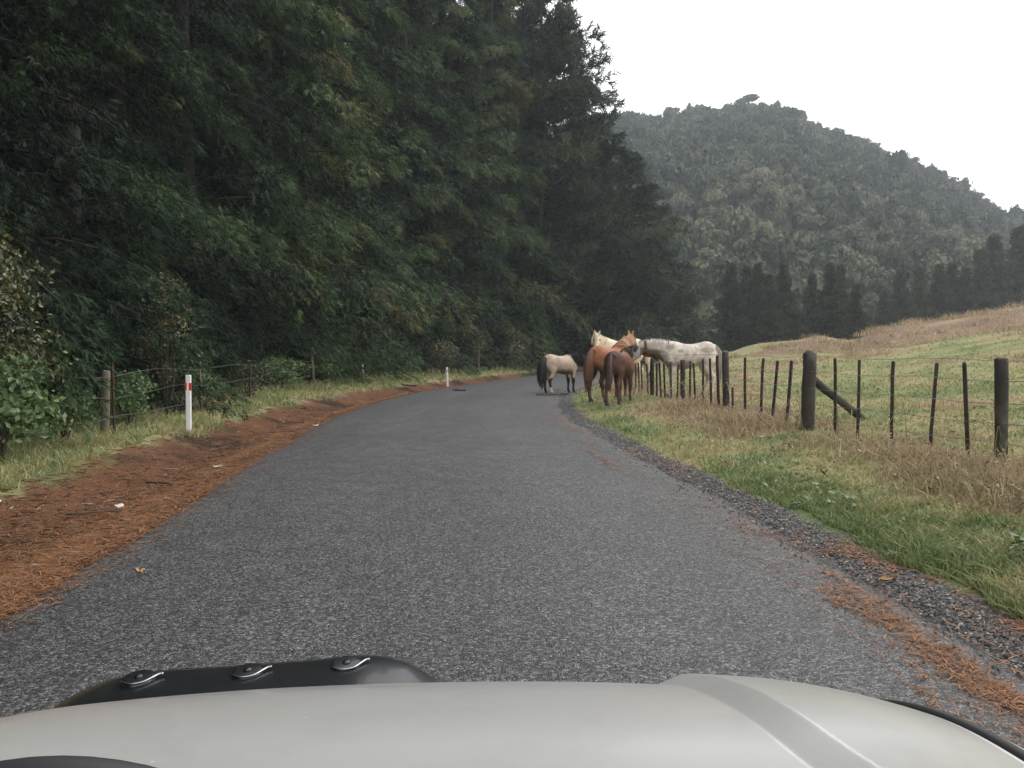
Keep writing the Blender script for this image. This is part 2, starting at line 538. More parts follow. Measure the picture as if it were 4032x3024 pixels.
def conifer_meshes(name, seed, H, R, nlimb, nspray, m, style, low=0.03, weight=1.5, L=0.5, w=0.028, gold=0.0, power=0.8, rmin=0.35, tone0=0.34, spread=0.45):
    r = np.random.default_rng(seed)
    wood = Geo()
    th = np.linspace(0, H * 0.97, 14)
    bend = np.stack([0.15 * np.sin(th * 0.3 + seed), 0.15 * np.cos(th * 0.23 + seed), th], -1)
    bend[:, :2] -= bend[0, :2]
    tr = 0.011 * H * (1 - th / H * 0.95) + 0.02
    tr[0] *= 1.5
    wood.add(*tube(bend, tr, 9, (1, 0, 0)))
    crown = Geo()
    t_h = low + (0.985 - low) * r.random(nlimb) ** weight
    for i in range(nlimb):
        h = t_h[i] * H
        az = i * 2.39996 + r.normal(0, 0.25)
        Rl = max(rmin, R * (1 - t_h[i]) ** power * (0.5 + 0.95 * r.random() ** 1.8))
        if style == 'cyp':
            up, dr = 0.32 + 0.2 * r.random(), 0.55 + 0.25 * r.random()
        elif style == 'pine':
            up, dr = 0.05 + 0.25 * r.random(), -0.02 + 0.15 * r.random()
        else:
            up, dr = 0.55, 0.25
        rad = np.array([math.cos(az), math.sin(az), 0])
        tan = np.array([-math.sin(az), math.cos(az), 0])
        t = np.linspace(0, 1, 6)
        curve = r.normal(0, 0.12)
        path = np.array([0, 0, h]) + rad * (t * Rl)[:, None] + tan * (curve * Rl * t ** 2)[:, None] + np.array([0, 0, 1]) * ((up * t - dr * t ** 2) * Rl)[:, None]
        wood.add(*tube(path, np.linspace(0.010 + 0.009 * Rl, 0.005, 6), 4))
        n = int(nspray * (0.5 + 0.5 * min(1.0, Rl / R * 1.2)))
        tt = 0.12 + 0.90 * r.random(n) ** 0.7
        Wd = (0.42 * Rl * (1.2 - tt) + 0.14)
        l = r.uniform(-1, 1, n) * Wd
        pz = (up * tt - dr * tt ** 2) * Rl
        sag = (0.28 if style == 'cyp' else -0.05)
        P = np.array([0, 0, h]) + rad * (tt * Rl)[:, None] + tan * (l + curve * Rl * tt ** 2)[:, None] + np.array([0, 0, 1]) * (pz - sag * np.abs(l) + r.normal(0, 0.07 + 0.03 * Rl, n))[:, None]
        if style == 'cyp':
            dz = -0.75 + r.normal(0, 0.35, n)
        elif style == 'pine':
            dz = 0.45 + r.normal(0, 0.3, n)
        else:
            dz = 0.35 + r.normal(0, 0.3, n)
        Dir = norm(rad * 0.8 + tan * (l / np.maximum(Wd, 0.1) * 0.7)[:, None] + np.array([0, 0, 1]) * dz[:, None] + r.normal(0, 0.22, (n, 3)))
        V, F = sprays(P, Dir, L * (0.7 + 0.6 * r.random(n)), 1.0, m, r, 0.14 if style == 'cyp' else 0.3, spread, w)
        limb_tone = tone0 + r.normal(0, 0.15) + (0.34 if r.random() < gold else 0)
        tn = np.clip(limb_tone + 0.6 * (tt - 0.66) + r.normal(0, 0.09, n), 0, 1)  # paler new growth at tips; inner bough shade put into the tone
        crown.add(V, F, None, np.repeat(tn, m * 3))
    return wood.mesh(name + "_trunk", True), crown.mesh(name + "_crown")

CYP = [conifer_meshes("cypress", 11, 23, 3.5, 165, 225, 11, 'cyp', gold=0.05, weight=1.35, L=0.25, w=0.0115, power=0.6, tone0=0.15, spread=0.32),  # near pair toned lower, dim light put into the foliage colour
       conifer_meshes("cypress", 12, 24, 3.7, 165, 225, 11, 'cyp', gold=0.10, weight=1.35, L=0.25, w=0.0115, power=0.6, tone0=0.19, spread=0.32),
       conifer_meshes("cypress", 13, 27, 4.8, 190, 125, 9, 'cyp', gold=0.05, weight=1.1, L=0.45, w=0.026, power=0.6, tone0=0.37, spread=0.36),
       conifer_meshes("cypress", 14, 28, 5.2, 190, 125, 9, 'cyp', gold=0.22, weight=1.1, L=0.45, w=0.026, power=0.6, tone0=0.40, spread=0.36)]
PINE = [conifer_meshes("pine", 21, 30, 8.5, 220, 74, 10, 'pine', low=0.02, weight=1.0, L=0.75, w=0.05, power=0.7),
        conifer_meshes("pine", 22, 28, 8.0, 220, 74, 10, 'pine', low=0.02, weight=1.0, L=0.75, w=0.05, power=0.7)]

def tree(kind, meshes, mats, x, y, sc_, rz, label, group, cat="tree", zoff=-0.05, sxy=1.0):
    t = empty(kind, (x, y, gz(x, y) + zoff), rz)
    t.scale = (sc_ * sxy, sc_ * sxy, sc_)
    tag(t, label, cat, group)
    mk_obj("trunk", meshes[0], mats[0], t)
    mk_obj("crown", meshes[1], mats[1], t)
    return t

G_ROW = "tall conifers lining the left side of the road"
front = [(-10.6, 3.6, 1, 1.0, "dark conifer at the left edge of the photo beside the glossy broadleaf tree"),
         (-10.3, 7.4, 0, 1.0, "dark drooping conifer behind the glossy broadleaf tree and the bright leafy bush"),
         (-10.4, 10.8, 1, 0.97, "dark conifer standing behind the rusty fence post left of the near marker post"),
         (-10.3, 14.4, 0, 1.04, "dark hanging conifer rising straight behind the near marker post"),
         (-10.6, 18.2, 1, 1.05, "conifer with low skirts just past the near marker post"),
         (-10.9, 22.2, 0, 1.12, "conifer with long arching green boughs above the sagging fence wires"),
         (-10.9, 26.6, 1, 1.15, "conifer whose boughs hang behind the far thin fence post"),
         (-9.6, 31.5, 3, 0.98, "conifer showing a pale bare trunk above the left fence"),
         (-9.7, 36.5, 3, 1.03, "bushy conifer with yellowish brown drooping boughs over the road verge"),
         (-8.6, 41.5, 2, 1.02, "conifer standing behind the far white marker post"),
         (-6.4, 46.0, 3, 1.03, "dense conifer rising behind the thin pale fence post on the far bend"),
         (-4.1, 51.0, 2, 1.06, "tall conifer on the far bend just left of the big pine"),
         (-1.4, 56.5, 3, 1.08, "tall conifer on the far bend in front of the big pine's left side")]
for k, (x, y, v, s_, lab) in enumerate(front):
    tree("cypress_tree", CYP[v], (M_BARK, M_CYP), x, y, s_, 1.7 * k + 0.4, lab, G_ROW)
for k, (x, y, v, s_) in enumerate([(-14.5, 1, 2, 1.05), (-14.8, 5.5, 3, 1.0), (-14.6, 10, 2, 1.0), (-14.8, 14.5, 3, 1.0), (-15, 19, 2, 1.05), (-15.2, 24, 3, 1.05), (-15, 29, 2, 1.1), (-14.8, 34, 3, 1.1), (-14.2, 39.5, 2, 1.12), (-13.2, 45, 3, 1.12),
                                    (-11.2, 50.5, 2, 1.12), (-8.8, 56, 3, 1.15), (-5.6, 61.5, 2, 1.2), (-11.5, 66, 3, 1.2), (-14, 74, 2, 1.25), (-9.5, 73, 2, 1.2), (-18, 66, 3, 1.25), (-6, 75, 3, 1.2), (-2, 77, 2, 1.2), (2, 82, 3, 1.15), (-17, 85, 2, 1.3), (-12.6, 34.2, 2, 1.1), (-12.6, 29.2, 3, 1.08), (-12.2, 39.2, 2, 1.12), (-10.6, 44.6, 2, 1.12), (-11, -0.5, 2, 1.0), (-11.2, -5, 3, 1.0), (-10.5, -10, 2, 1.0), (-16, -4, 3, 1.1), (-20.5, 4, 2, 1.1), (-20.5, 11, 3, 1.1), (-20.8, 18, 2, 1.15), (-20.8, 26, 3, 1.2), (-20.5, 34, 2, 1.2), (-19.5, 42, 3, 1.2), (-17, 51, 2, 1.25), (-13, 60, 3, 1.25)]):  # trees behind the camera are unseen, added only to block sky light
    tree("cypress_tree", CYP[v], (M_BARK, M_CYP), x, y, s_, 2.3 * k + 1.1, "dark conifer deep in the wood behind the roadside row, also blocking sky light", "conifers deep in the wood")
pines = [(2.6, 64, 0, 1.12, 1.0, "tallest broad dark pine where the road bends right"),
         (-1.5, 67, 1, 1.2, 0.9, "tall dark pine half hidden behind the last roadside conifers on the bend"),
         (6.5, 70, 1, 0.92, 1.05, "dark pine with tufted top just right of the tallest pine"),
         (11.4, 75, 0, 0.68, 1.2, "middle sized dark pine stepping down towards the hill"),
         (15.0, 80, 1, 0.50, 1.35, "lower dark pine near the right end of the pine row, above the cream horse"),
         (17.6, 84, 0, 0.33, 1.6, "lowest spreading pine ending the row beside the hill")]
for k, (x, y, v, s_, sx, lab) in enumerate(pines):
    tree("pine_tree", PINE[v], (M_BARK, M_PINE), x, y, s_, 0.9 * k, lab, "dark pines on the far bend", sxy=sx)

# ---- pyramid conifers across the paddock
M_PYR = leaf_mat("pyramid_foliage", [(0.0, (0.022, 0.034, 0.018)), (0.4, (0.048, 0.064, 0.034)), (0.75, (0.090, 0.102, 0.055)), (1.0, (0.120, 0.100, 0.060))], 0.7, 0.2, 0.2)
PYR = [conifer_meshes("pyramid", 31, 10, 2.6, 190, 34, 9, 'pyr', low=0.05, weight=1.2, L=0.32, w=0.05, power=1.0, rmin=0.12),
       conifer_meshes("pyramid", 32, 10, 2.2, 190, 34, 9, 'pyr', low=0.05, weight=1.2, L=0.32, w=0.05, power=0.9, rmin=0.12)]
pyr = [(1577, 571, 84, "widest pyramid conifer, leftmost of the clump behind the pinto's rump"), (1609, 577, 88, "slim pyramid conifer second from the left behind the pinto's rump"),
       (1634, 571, 85, "tall pyramid conifer in the middle of the clump behind the thin battens"), (1659, 594, 82, "short pyramid conifer squeezed between two taller ones in the left clump"),
       (1690, 572, 84, "tall pointed conifer at the right end of the left clump"), (1751, 594, 86, "short slim conifer standing at the gap left of the twin pointed conifers"),
       (1789, 571, 84, "left one of the twin pointed conifers above the stout strainer post"), (1812, 573, 87, "right one of the twin pointed conifers above the stout strainer post"),
       (1846, 617, 82, "low broad conifer at the right foot of the twin pointed conifers"), (1907, 630, 96, "shortest pointed conifer beside the open gap on the brown crest"),
       (1941, 583, 96, "slim spired conifer standing just right of the shortest one on the crest"), (1980, 580, 98, "pointed conifer in the middle of the hazy crest group"),
       (2025, 573, 98, "hazy pointed conifer right of the middle of the crest group"), (2053, 569, 100, "hazy tall conifer touching the big grey conifers at the right"),
       (2081, 580, 97, "narrow hazy conifer close under the big grey conifers"), (2140, 512, 104, "big grey hazy conifer at the right behind the crest"),
       (2195, 492, 106, "biggest grey hazy conifer at the right edge of the photo"), (2112, 540, 102, "grey hazy conifer left of the two biggest ones")]
for k, (px, py, D, lab) in enumerate(pyr):
    x = (px - 1106) / 1660 * D
    z0 = gz(x, D) - 0.1
    ztop = 1.5 + (757 - py) / 1660 * D
    s_ = (ztop - z0) / 10.0
    wide = 1.05 if k in (0, 8, 15, 16) else 0.92
    tree("pyramid_conifer", PYR[k % 2], (M_BARK, M_PYR), x, D, s_, 1.3 * k, lab, "pyramid conifers beyond the paddock", sxy=wide)

# ---- broadleaf crowns for the hill and shrubs
def leaf_cards(P, N, size, r, tone, asp=0.6, bend=0.25):
    """diamond leaves (2 tris) at P facing N"""
    S = len(P)
    a = norm(np.cross(N, r.normal(0, 1, (S, 3))))
    c_ = np.cross(N, a)
    size = np.broadcast_to(np.asarray(size, dtype=float), (S,))[:, None]
    v0, v2 = P - a * size * 0.5, P + a * size * 0.5
    v1, v3 = P + c_ * size * 0.5 * asp + N * size * bend * 0.3, P - c_ * size * 0.5 * asp + N * size * bend * 0.3
    V = np.stack([v0, v1, v2, v3], 1).reshape(-1, 3)
    return V, np.arange(len(V)).reshape(-1, 4), np.repeat(np.broadcast_to(tone, (S,)), 4)

def blob_crown(seed, lobes, n, size, Rx=1.0, Rz=0.8, lobe_r=0.45, zc=0.0, core=True, jitter=0.6):
    r = np.random.default_rng(seed)
    g = Geo()
    for i in range(lobes):
        d = norm(r.normal(0, 1, 3) + np.array([0, 0, 0.35]))
        c0 = d * np.array([Rx, Rx, Rz]) * (0.35 + 0.4 * r.random()) + np.array([0, 0, zc])
        lr = lobe_r * (0.7 + 0.6 * r.random())
        q = norm(r.normal(0, 1, (n, 3)))
        q[:, 2] = np.where(q[:, 2] < -0.35, -q[:, 2], q[:, 2])
        P = c0 + q * lr * np.array([1, 1, 0.85]) * (0.75 + 0.35 * r.random((n, 1)))
        N = norm(q + r.normal(0, jitter, (n, 3)))
        lt = 0.48 + r.normal(0, 0.16)
        V, F, A = leaf_cards(P, N, size * (0.6 + 0.8 * r.random(n)), r, np.clip(lt + r.normal(0, 0.12, n), 0, 1))
        g.add(V, None, F, A)
        if core:
            t = tube(np.array([c0 - [0, 0, lr * 0.6], c0, c0 + [0, 0, lr * 0.62]]), np.array([0.3, 0.72, 0.32]) * lr, 5, (1, 0, 0))
            g.add(*t, 0.25)  # dark core stops see-through, crown's inner shade put into its tone
    return g

M_HILL = leaf_mat("hill_tree_foliage", [(0.0, (0.014, 0.024, 0.016)), (0.35, (0.040, 0.058, 0.034)), (0.65, (0.095, 0.115, 0.064)), (1.0, (0.170, 0.165, 0.100))], 0.6, 0.3, 0.6)
HILL_G = [blob_crown(60 + k, 7, 70, 0.25, 0.95, 0.9, 0.5, jitter=0.35) for k in range(7)]
HILL_LO = [blob_crown(60 + k, 7, 27, 0.37, 0.95, 0.9, 0.5, jitter=0.35) for k in range(7)]
HILL_ME = [g.mesh("hillside_crown") for g in HILL_G]
htr = Geo()
htr.add(*tube(np.array([(0, 0, -2.2), (0.03, 0, -0.8), (0, 0.05, 0.4)]), [0.09, 0.07, 0.03], 6, (1, 0, 0)))
HILL_TR = htr.mesh("hillside_trunk", True)
pts = []
r = np.random.default_rng(5)
D = 101.0
while D < 309:
    step = 4.6 + 0.004 * (D - 100)
    u0 = -0.02
    while u0 < 0.80:
        u1 = u0 + r.uniform(-0.4, 0.4) * step / D
        D1 = D + r.uniform(-0.45, 0.45) * step
        pts.append((u1, D1))
        u0 += step / D
    D += step * 0.95
pts = np.array(pts)
keep = (pts[:, 0] > 0.09) & (pts[:, 0] < 0.76)
pts = pts[keep]
hzv = hill_z(pts[:, 0], pts[:, 1])
order = np.argsort(pts[:, 1])
vis = [i for i in order if 0.215 < pts[i, 0] < 0.68][:230]
visset = set(vis)
mass = Geo()
for i in order:
    u_, D_ = pts[i]
    R_ = 1.8 + 1.3 * r.random() + (1.2 * r.random() if r.random() < 0.25 else 0)
    v = int(r.integers(0, 7))
    ang = r.uniform(0, 6.28)
    zc = hzv[i] + R_ * (0.55 + 0.5 * r.random())
    tall = 1.0 + 0.45 * r.random() + (0.7 if r.random() < 0.05 else 0)
    if i in visset:
        t = empty("hillside_tree", (u_ * D_, D_, zc), ang)
        t.scale = (R_, R_, R_ * tall)
        tag(t, "round crowned native tree on the lower slope of the bush covered hill", "tree", "native trees on the lower hillside")
        mk_obj("crown", HILL_ME[v], M_HILL, t)
        mk_obj("trunk", HILL_TR, M_BARK, t)
    else:
        g = HILL_LO[v]
        c_, s_ = math.cos(ang), math.sin(ang)
        V = np.concatenate(g.V) * np.array([R_, R_, R_ * tall])
        V = V @ np.array([[c_, s_, 0], [-s_, c_, 0], [0, 0, 1]]) + np.array([u_ * D_, D_, zc])
        mass.add(V, np.concatenate(g.F3), np.concatenate(g.F4), np.clip(np.concatenate(g.A) + r.normal(0, 0.14), 0, 1))
tag(mk_obj("hillside_forest", mass.mesh("hillside_forest"), M_HILL), kind="stuff")

# emergent trees on the skyline
def emergent(px, py_top, D, R_, kind, label, umbrella=False):
    u_ = (px - 1106) / 1660
    zb = float(hill_z(np.array([u_]), np.array([D]))[0]) + 1.5
    zt = 1.5 + (757 - py_top) / 1660 * D
    t = empty("skyline_tree", (u_ * D, D, zb))
    tag(t, label, "tree", "trees standing above the hill skyline")
    g = Geo()
    g.add(*tube(np.array([(0, 0, -2), (0.3, 0, (zt - zb) * 0.5), (0.1, 0, zt - zb - 0.5)]), [0.5, 0.35, 0.15], 6, (1, 0, 0)))
    mk_obj("trunk", g.mesh("skyline_trunk", True), M_BARK, t)
    hcr = (zt - zb) * (0.35 if umbrella else 0.8)
    cg = blob_crown(int(px), 7, 60, 0.35, 1.0, 0.9, 0.5)
    me = cg.mesh("skyline_crown")
    co = np.concatenate(cg.V) * np.array([R_, R_, hcr * 0.55]) + np.array([0, 0, zt - zb - hcr * 0.5])
    me.vertices.foreach_set("co", co.astype(np.float32).ravel())
    mk_obj("crown", me, M_HILL, t)
emergent(1607, 216, 300, 4.6, 0, "umbrella shaped tree topping the highest point of the hill", True)
emergent(1446, 236, 300, 2.8, 0, "bushy tree sticking up on the left shoulder of the hill skyline")
emergent(1482, 226, 301, 1.1, 0, "thin spire tree beside the bushy one on the hill skyline")

# ------------------------------------------------------------------ shrubs at the left fence
M_STEM = wood_mat("shrub_stem", (0.05, 0.035, 0.022), (0.10, 0.075, 0.05), (0.12, 0.10, 0.07), 5)
M_GLOSS = leaf_mat("glossy_leaves", [(0.0, (0.026, 0.040, 0.016)), (0.5, (0.070, 0.082, 0.028)), (0.85, (0.15, 0.135, 0.042)), (1.0, (0.20, 0.16, 0.05))], 0.28, 0.6, 0.1, 0.15)
M_BRIGHT = leaf_mat("bright_leaves", [(0.0, (0.045, 0.085, 0.030)), (0.5, (0.105, 0.175, 0.060)), (0.85, (0.20, 0.27, 0.11)), (1.0, (0.34, 0.38, 0.22))], 0.38, 0.5, 0.1, 0.25)
M_DARKB = leaf_mat("dark_shrub_leaves", [(0.0, (0.018, 0.030, 0.012)), (0.5, (0.04, 0.058, 0.022)), (1.0, (0.09, 0.10, 0.04))], 0.45, 0.45, 0.25, 0.2)

def shrub(kind, x, y, H, R, lobes, n, size, mat, seed, label, cat="shrub", group=None, zbase=0.25, lobe_r=0.42):
    r = np.random.default_rng(seed)
    z0 = gz(x, y)
    t = empty(kind, (x, y, z0 - 0.03))
    tag(t, label, cat, group)
    cg = blob_crown(seed, lobes, n, size, R, H * 0.5, lobe_r * R, H * 0.52, False, 0.75)
    f = mk_obj("foliage", cg.mesh("shrub_foliage"), mat, t)
    g = Geo()
    for k in range(9):
        a = r.uniform(0, 6.28)
        e = r.uniform(0.2, 0.75)
        tip = np.array([math.cos(a) * R * e, math.sin(a) * R * e, H * r.uniform(0.55, 0.95)])
        g.add(*tube(catmull(np.array([[0, 0, 0], tip * [0.35, 0.35, 0.45] + r.normal(0, 0.04, 3), tip]), 6), np.linspace(0.012 + 0.008 * H, 0.004, 6), 5, (1, 0.1, 0)))
    mk_obj("stem", g.mesh("shrub_stem", True), M_STEM, t)
    return t

shrub("broadleaf_tree", -6.75, 9.6, 3.0, 1.25, 26, 190, 0.065, M_GLOSS, 101, "small broadleaf tree with glossy yellowish leaves at the left edge of the photo", "tree", None, lobe_r=0.36)
shrub("broadleaf_tree", -7.3, 7.2, 3.4, 1.3, 22, 170, 0.065, M_GLOSS, 102, "glossy leafed tree cut by the photo's left edge behind the wires", "tree", None, lobe_r=0.36)
shrub("leafy_bush", -6.15, 9.2, 1.15, 0.85, 22, 110, 0.085, M_BRIGHT, 103, "bright green large leafed bush at the fence below the glossy broadleaf tree", "bush", "bushes along the left fence")
shrub("leafy_bush", -6.55, 11.2, 0.8, 0.55, 14, 80, 0.075, M_BRIGHT, 104, "low leafy bush hugging the fence left of the rusty post", "bush", "bushes along the left fence")
shrub("leafy_bush", -6.85, 13.7, 0.95, 0.55, 16, 90, 0.075, M_BRIGHT, 105, "leafy bush between the rusty fence post and the near marker post", "bush", "bushes along the left fence")
shrub("climbing_shrub", -7.3, 16.2, 3.3, 0.7, 22, 110, 0.07, M_GLOSS, 106, "tall vine hung shrub rising behind the near marker post", "shrub", None)
shrub("leafy_bush", -7.1, 17.6, 0.9, 0.6, 14, 80, 0.075, M_BRIGHT, 107, "leafy bush just right of the near marker post's foot", "bush", "bushes along the left fence")
shrub("leafy_bush", -7.4, 21.5, 1.0, 0.9, 16, 90, 0.08, M_DARKB, 108, "dark bush under the sagging wires midway along the left fence", "bush", "bushes along the left fence")
shrub("leafy_bush", -7.6, 25.2, 1.2, 1.0, 16, 90, 0.09, M_BRIGHT, 109, "pale leafed bush left of the far thin post on the left fence", "bush", "bushes along the left fence")
shrub("leafy_bush", -7.2, 29.6, 1.5, 1.0, 16, 90, 0.10, M_BRIGHT, 110, "bush with pale leaf tips right beside the far thin post", "bush", "bushes along the left fence")
shrub("leafy_bush", -7.2, 32.2, 2.6, 1.2, 20, 90, 0.11, M_DARKB, 111, "tall dark green bush between the far thin post and the broken white stake", "bush", "bushes along the left fence")
shrub("leafy_bush", -6.6, 36.5, 2.9, 1.0, 18, 90, 0.12, M_GLOSS, 112, "olive bush standing over the broken white stake", "bush", "bushes along the left fence")
shrub("leafy_bush", -5.9, 40.5, 2.2, 1.2, 18, 90, 0.12, M_DARKB, 113, "dark bush between the broken white stake and the far marker post", "bush", "bushes along the left fence")
shrub("leafy_bush", -3.6, 40.2, 1.9, 0.9, 16, 90, 0.12, M_GLOSS, 114, "silvery bush directly behind the far white marker post", "bush", "bushes along the left fence")
shrub("leafy_bush", -2.4, 46.5, 3.0, 1.2, 16, 90, 0.14, M_DARKB, 115, "dark bush beside the thin pale fence post on the far bend", "bush", "bushes along the left fence")
shrub("leafy_bush", 0.2, 52.0, 3.0, 1.3, 16, 90, 0.14, M_GLOSS, 116, "olive bush on the far bend left of the black tailed pony", "bush", "bushes along the left fence")
shrub("leafy_bush", 3.3, 59.0, 2.2, 1.3, 16, 90, 0.16, M_DARKB, 117, "bush at the end of the visible road above the black tailed pony", "bush", "bushes along the left fence")
shrub("leafy_bush", 24.2, 95.0, 3.6, 3.2, 16, 90, 0.34, M_BRIGHT, 118, "light green bush at the foot of the hill behind the pinto's back", "bush", None)
shrub("leafy_bush", 20.6, 98.0, 6.0, 3.0, 16, 90, 0.34, M_BRIGHT, 119, "tall light green bush at the hill's foot right of the pine row", "bush", None)

# ------------------------------------------------------------------ fences
M_POST = wood_mat("weathered_post", (0.018, 0.015, 0.013), (0.060, 0.050, 0.043), (0.085, 0.088, 0.055), 3.0)
M_BATTEN = wood_mat("dark_batten", (0.018, 0.012, 0.011), (0.060, 0.042, 0.036), (0.055, 0.043, 0.036), 3.0)
M_PALE = wood_mat("pale_post", (0.12, 0.10, 0.075), (0.22, 0.19, 0.15), (0.16, 0.15, 0.10), 3.0)
M_RUST = plain_mat("rusty_steel", (0.075, 0.035, 0.025), 0.8, 0.2)
M_WIRE = plain_mat("galvanised_wire", (0.20, 0.20, 0.195), 0.5, 0.6)

FL = np.array([(6.7, 3.0), (5.85, 6.0), (5.25, 8.2), (4.44, 11.5), (4.32, 15.7), (4.02, 17.9), (3.79, 20.75), (3.8, 24.6), (4.9, 27.6), (6.8, 33.0), (9.0, 39)])
def fence_point(px):
    u_ = (px - 1106) / 1660.0
    for (x0, y0), (x1, y1) in zip(FL[:-1], FL[1:]):
        f0, f1 = x0 - u_ * y0, x1 - u_ * y1
        if f0 * f1 <= 0 and y0 < 26:
            t = f0 / (f0 - f1)
            return x0 + (x1 - x0) * t, y0 + (y1 - y0) * t
    return None

def stake(x, y, h, w, lean_x, lean_y, square, seed, z=None, depth=0.25):
    r = np.random.default_rng(seed)
    z0 = gz(x, y) if z is None else z
    t = np.array([-depth / h, 0.0, 0.25, 0.55, 0.8, 0.985, 1.0])
    P = np.stack([x + lean_x * t + r.normal(0, 0.0025, 7), y + lean_y * t + r.normal(0, 0.0025, 7), z0 + h * t], -1)
    R = np.full(7, w * 0.5) * (1 + r.normal(0, 0.03, 7))
    R[-1] *= 0.8
    g = Geo()
    g.add(*tube(P, R, 4 if square else 12, (1, 0.001 + 0.5 * r.random(), 0)))
    return g

fence = empty("paddock_fence", (4.44, 11.5, gz(4.44, 11.5)))
tag(fence, "old wire and batten fence between the grass verge and the paddock", "fence")
def in_world(o, parent):
    o.parent = parent
    o.matrix_parent_inverse = parent.matrix_world.inverted()
bpy.context.view_layer.update()
def fpart(name, g, mat, smooth=False, parent=fence):
    me = g.mesh(name, smooth)
    o = mk_obj(name, me, mat)
    o.parent = parent
    o.location = -Vector(parent.location)
    return o
# (base px, top px, top row, width m, kind)
stakes = [(2169, 2162, 773, .13, 'p'), (2098, 2081, 784, .055, 'b'), (2015, 2024, 784, .055, 'b'), (1929.6, 1927, 780, .055, 'b'), (1856, 1857, 777, .055, 'b'),
          (1807, 1804, 774, .055, 'b'), (1747, 1747.8, 762, .19, 'p'), (1701, 1710.8, 779, .055, 'b'), (1670.5, 1678.7, 779, .055, 'b'), (1645, 1649, 774, .055, 'b'),
          (1610.9, 1608.4, 772, .06, 'b'), (1584, 1582.5, 837, .055, 'b'), (1570, 1566.6, 759, .135, 'p'), (1553.9, 1549.7, 768, .08, 'b'), (1538, 1533, 774, .06, 'b'),
          (1520, 1518, 776, .06, 'b'), (1503.9, 1498, 784, .055, 'b'), (1490.9, 1491.9, 780, .055, 'b'), (1476, 1474.7, 777, .115, 'p'), (1464, 1464.8, 786, .055, 'b'),
          (1450.8, 1449.4, 782, .055, 'b'), (1437.7, 1434, 786, .055, 'b'), (1428.9, 1424.7, 784, .055, 'b'), (1419, 1418.5, 784, .055, 'b'), (1409, 1408.6, 773, .11, 'p'),
          (1400.8, 1397, 786, .055, 'b'), (1388, 1385, 784, .055, 'b'), (1382, 1379, 784, .055, 'b'), (1374, 1373, 785, .055, 'b'), (1362.7, 1362.7, 778, .13, 'p')]
for k, (bx, tx, ty, w, kd) in enumerate(stakes):
    x, y = fence_point(bx)
    z0 = gz(x, y)
    ztop = 1.5 + (757 - ty) / 1660 * y
    fpart("post" if kd == 'p' else "batten", stake(x, y, ztop - z0, w, (tx - bx) / 1660 * y, random.uniform(-.03, .03), kd == 'b', 300 + k), M_POST if kd == 'p' else M_BATTEN, kd == 'p')
for k, (x, y) in enumerate([(6.75, 2.9), (4.9, 27.6), (6.8, 33.0)]):
    fpart("post", stake(x, y, 1.15, 0.13, 0, 0, False, 360 + k), M_POST, True)
# diagonal stay behind the strainer post
bx_, by_ = fence_point(1747)
g = Geo()
zs = gz(bx_, by_)
g.add(*tube(np.array([(bx_ + 0.08, by_ + 0.12, zs + 0.80), (bx_ + 0.32, by_ + 0.25, zs + 0.62), (bx_ + 0.68, by_ + 0.42, zs + 0.40), (bx_ + 1.1, by_ + 0.62, zs + 0.12)]), 0.062, 8))
fpart("stay", g, M_POST, True)
# wires through all the posts
for k, hf in enumerate([0.18, 0.36, 0.55, 0.76, 0.95]):
    P = []
    fy = catmull(FL, 60)
    for q, (x, y) in enumerate(fy):
        P.append((x - 0.035, y - 0.035, gz(x, y) + hf * 1.16 + 0.012 * math.sin(q * 1.7 + k)))
    g = Geo()
    g.add(*tube(np.array(P), 0.0035, 4))
    fpart("wire", g, M_WIRE)

lf = empty("wire_fence", (-6.6, 12.6, gz(-6.6, 12.6)))
tag(lf, "sagging wire fence with mixed old posts along the dark conifers", "fence")
LFL = np.array([(-6.0, 4.0), (-6.3, 9.0), (-6.6, 12.6), (-6.8, 16.8), (-7.2, 23.0), (-7.4, 28.7), (-6.9, 38.0), (-4.6, 42.5), (-2.0, 46.0), (0.6, 53), (4.4, 62)])
lposts = [(-6.65, 12.5, 1.05, .12, M_PALE, False, 0.05), (-6.42, 12.35, 1.18, .045, M_RUST, True, 0.0), (-6.8, 16.8, 1.1, .05, M_PALE, True, -0.03), (-6.2, 8.0, 1.1, .06, M_RUST, True, 0.0),
          (-7.05, 20.6, 1.0, .05, M_RUST, True, 0.04), (-7.4, 28.7, 1.2, .10, M_PALE, False, -0.08), (-6.7, 37.6, 1.6, .10, M_PALE, False, 0.0), (-2.0, 46.0, 1.5, .10, M_PALE, False, 0.0), (0.6, 53.0, 1.3, .12, M_PALE, False, 0.02), (2.6, 58, 1.3, .12, M_PALE, False, 0.02), (-6.0, 4.0, 1.1, .1, M_PALE, False, 0)]
for k, (x, y, h, w, mt, sq, ln) in enumerate(lposts):
    fpart("post", stake(x, y, h, w, ln, 0, sq, 400 + k), mt, not sq, lf)
for k, hf in enumerate([0.30, 0.66, 1.02]):
    P = []
    for q, (x, y) in enumerate(catmull(LFL, 70)):
        P.append((x + 0.04, y, gz(x, y) + hf - 0.07 * abs(math.sin(q * 0.45 + k))))
    g = Geo()
    g.add(*tube(np.array(P), 0.004, 4))
    fpart("wire", g, M_WIRE, False, lf)

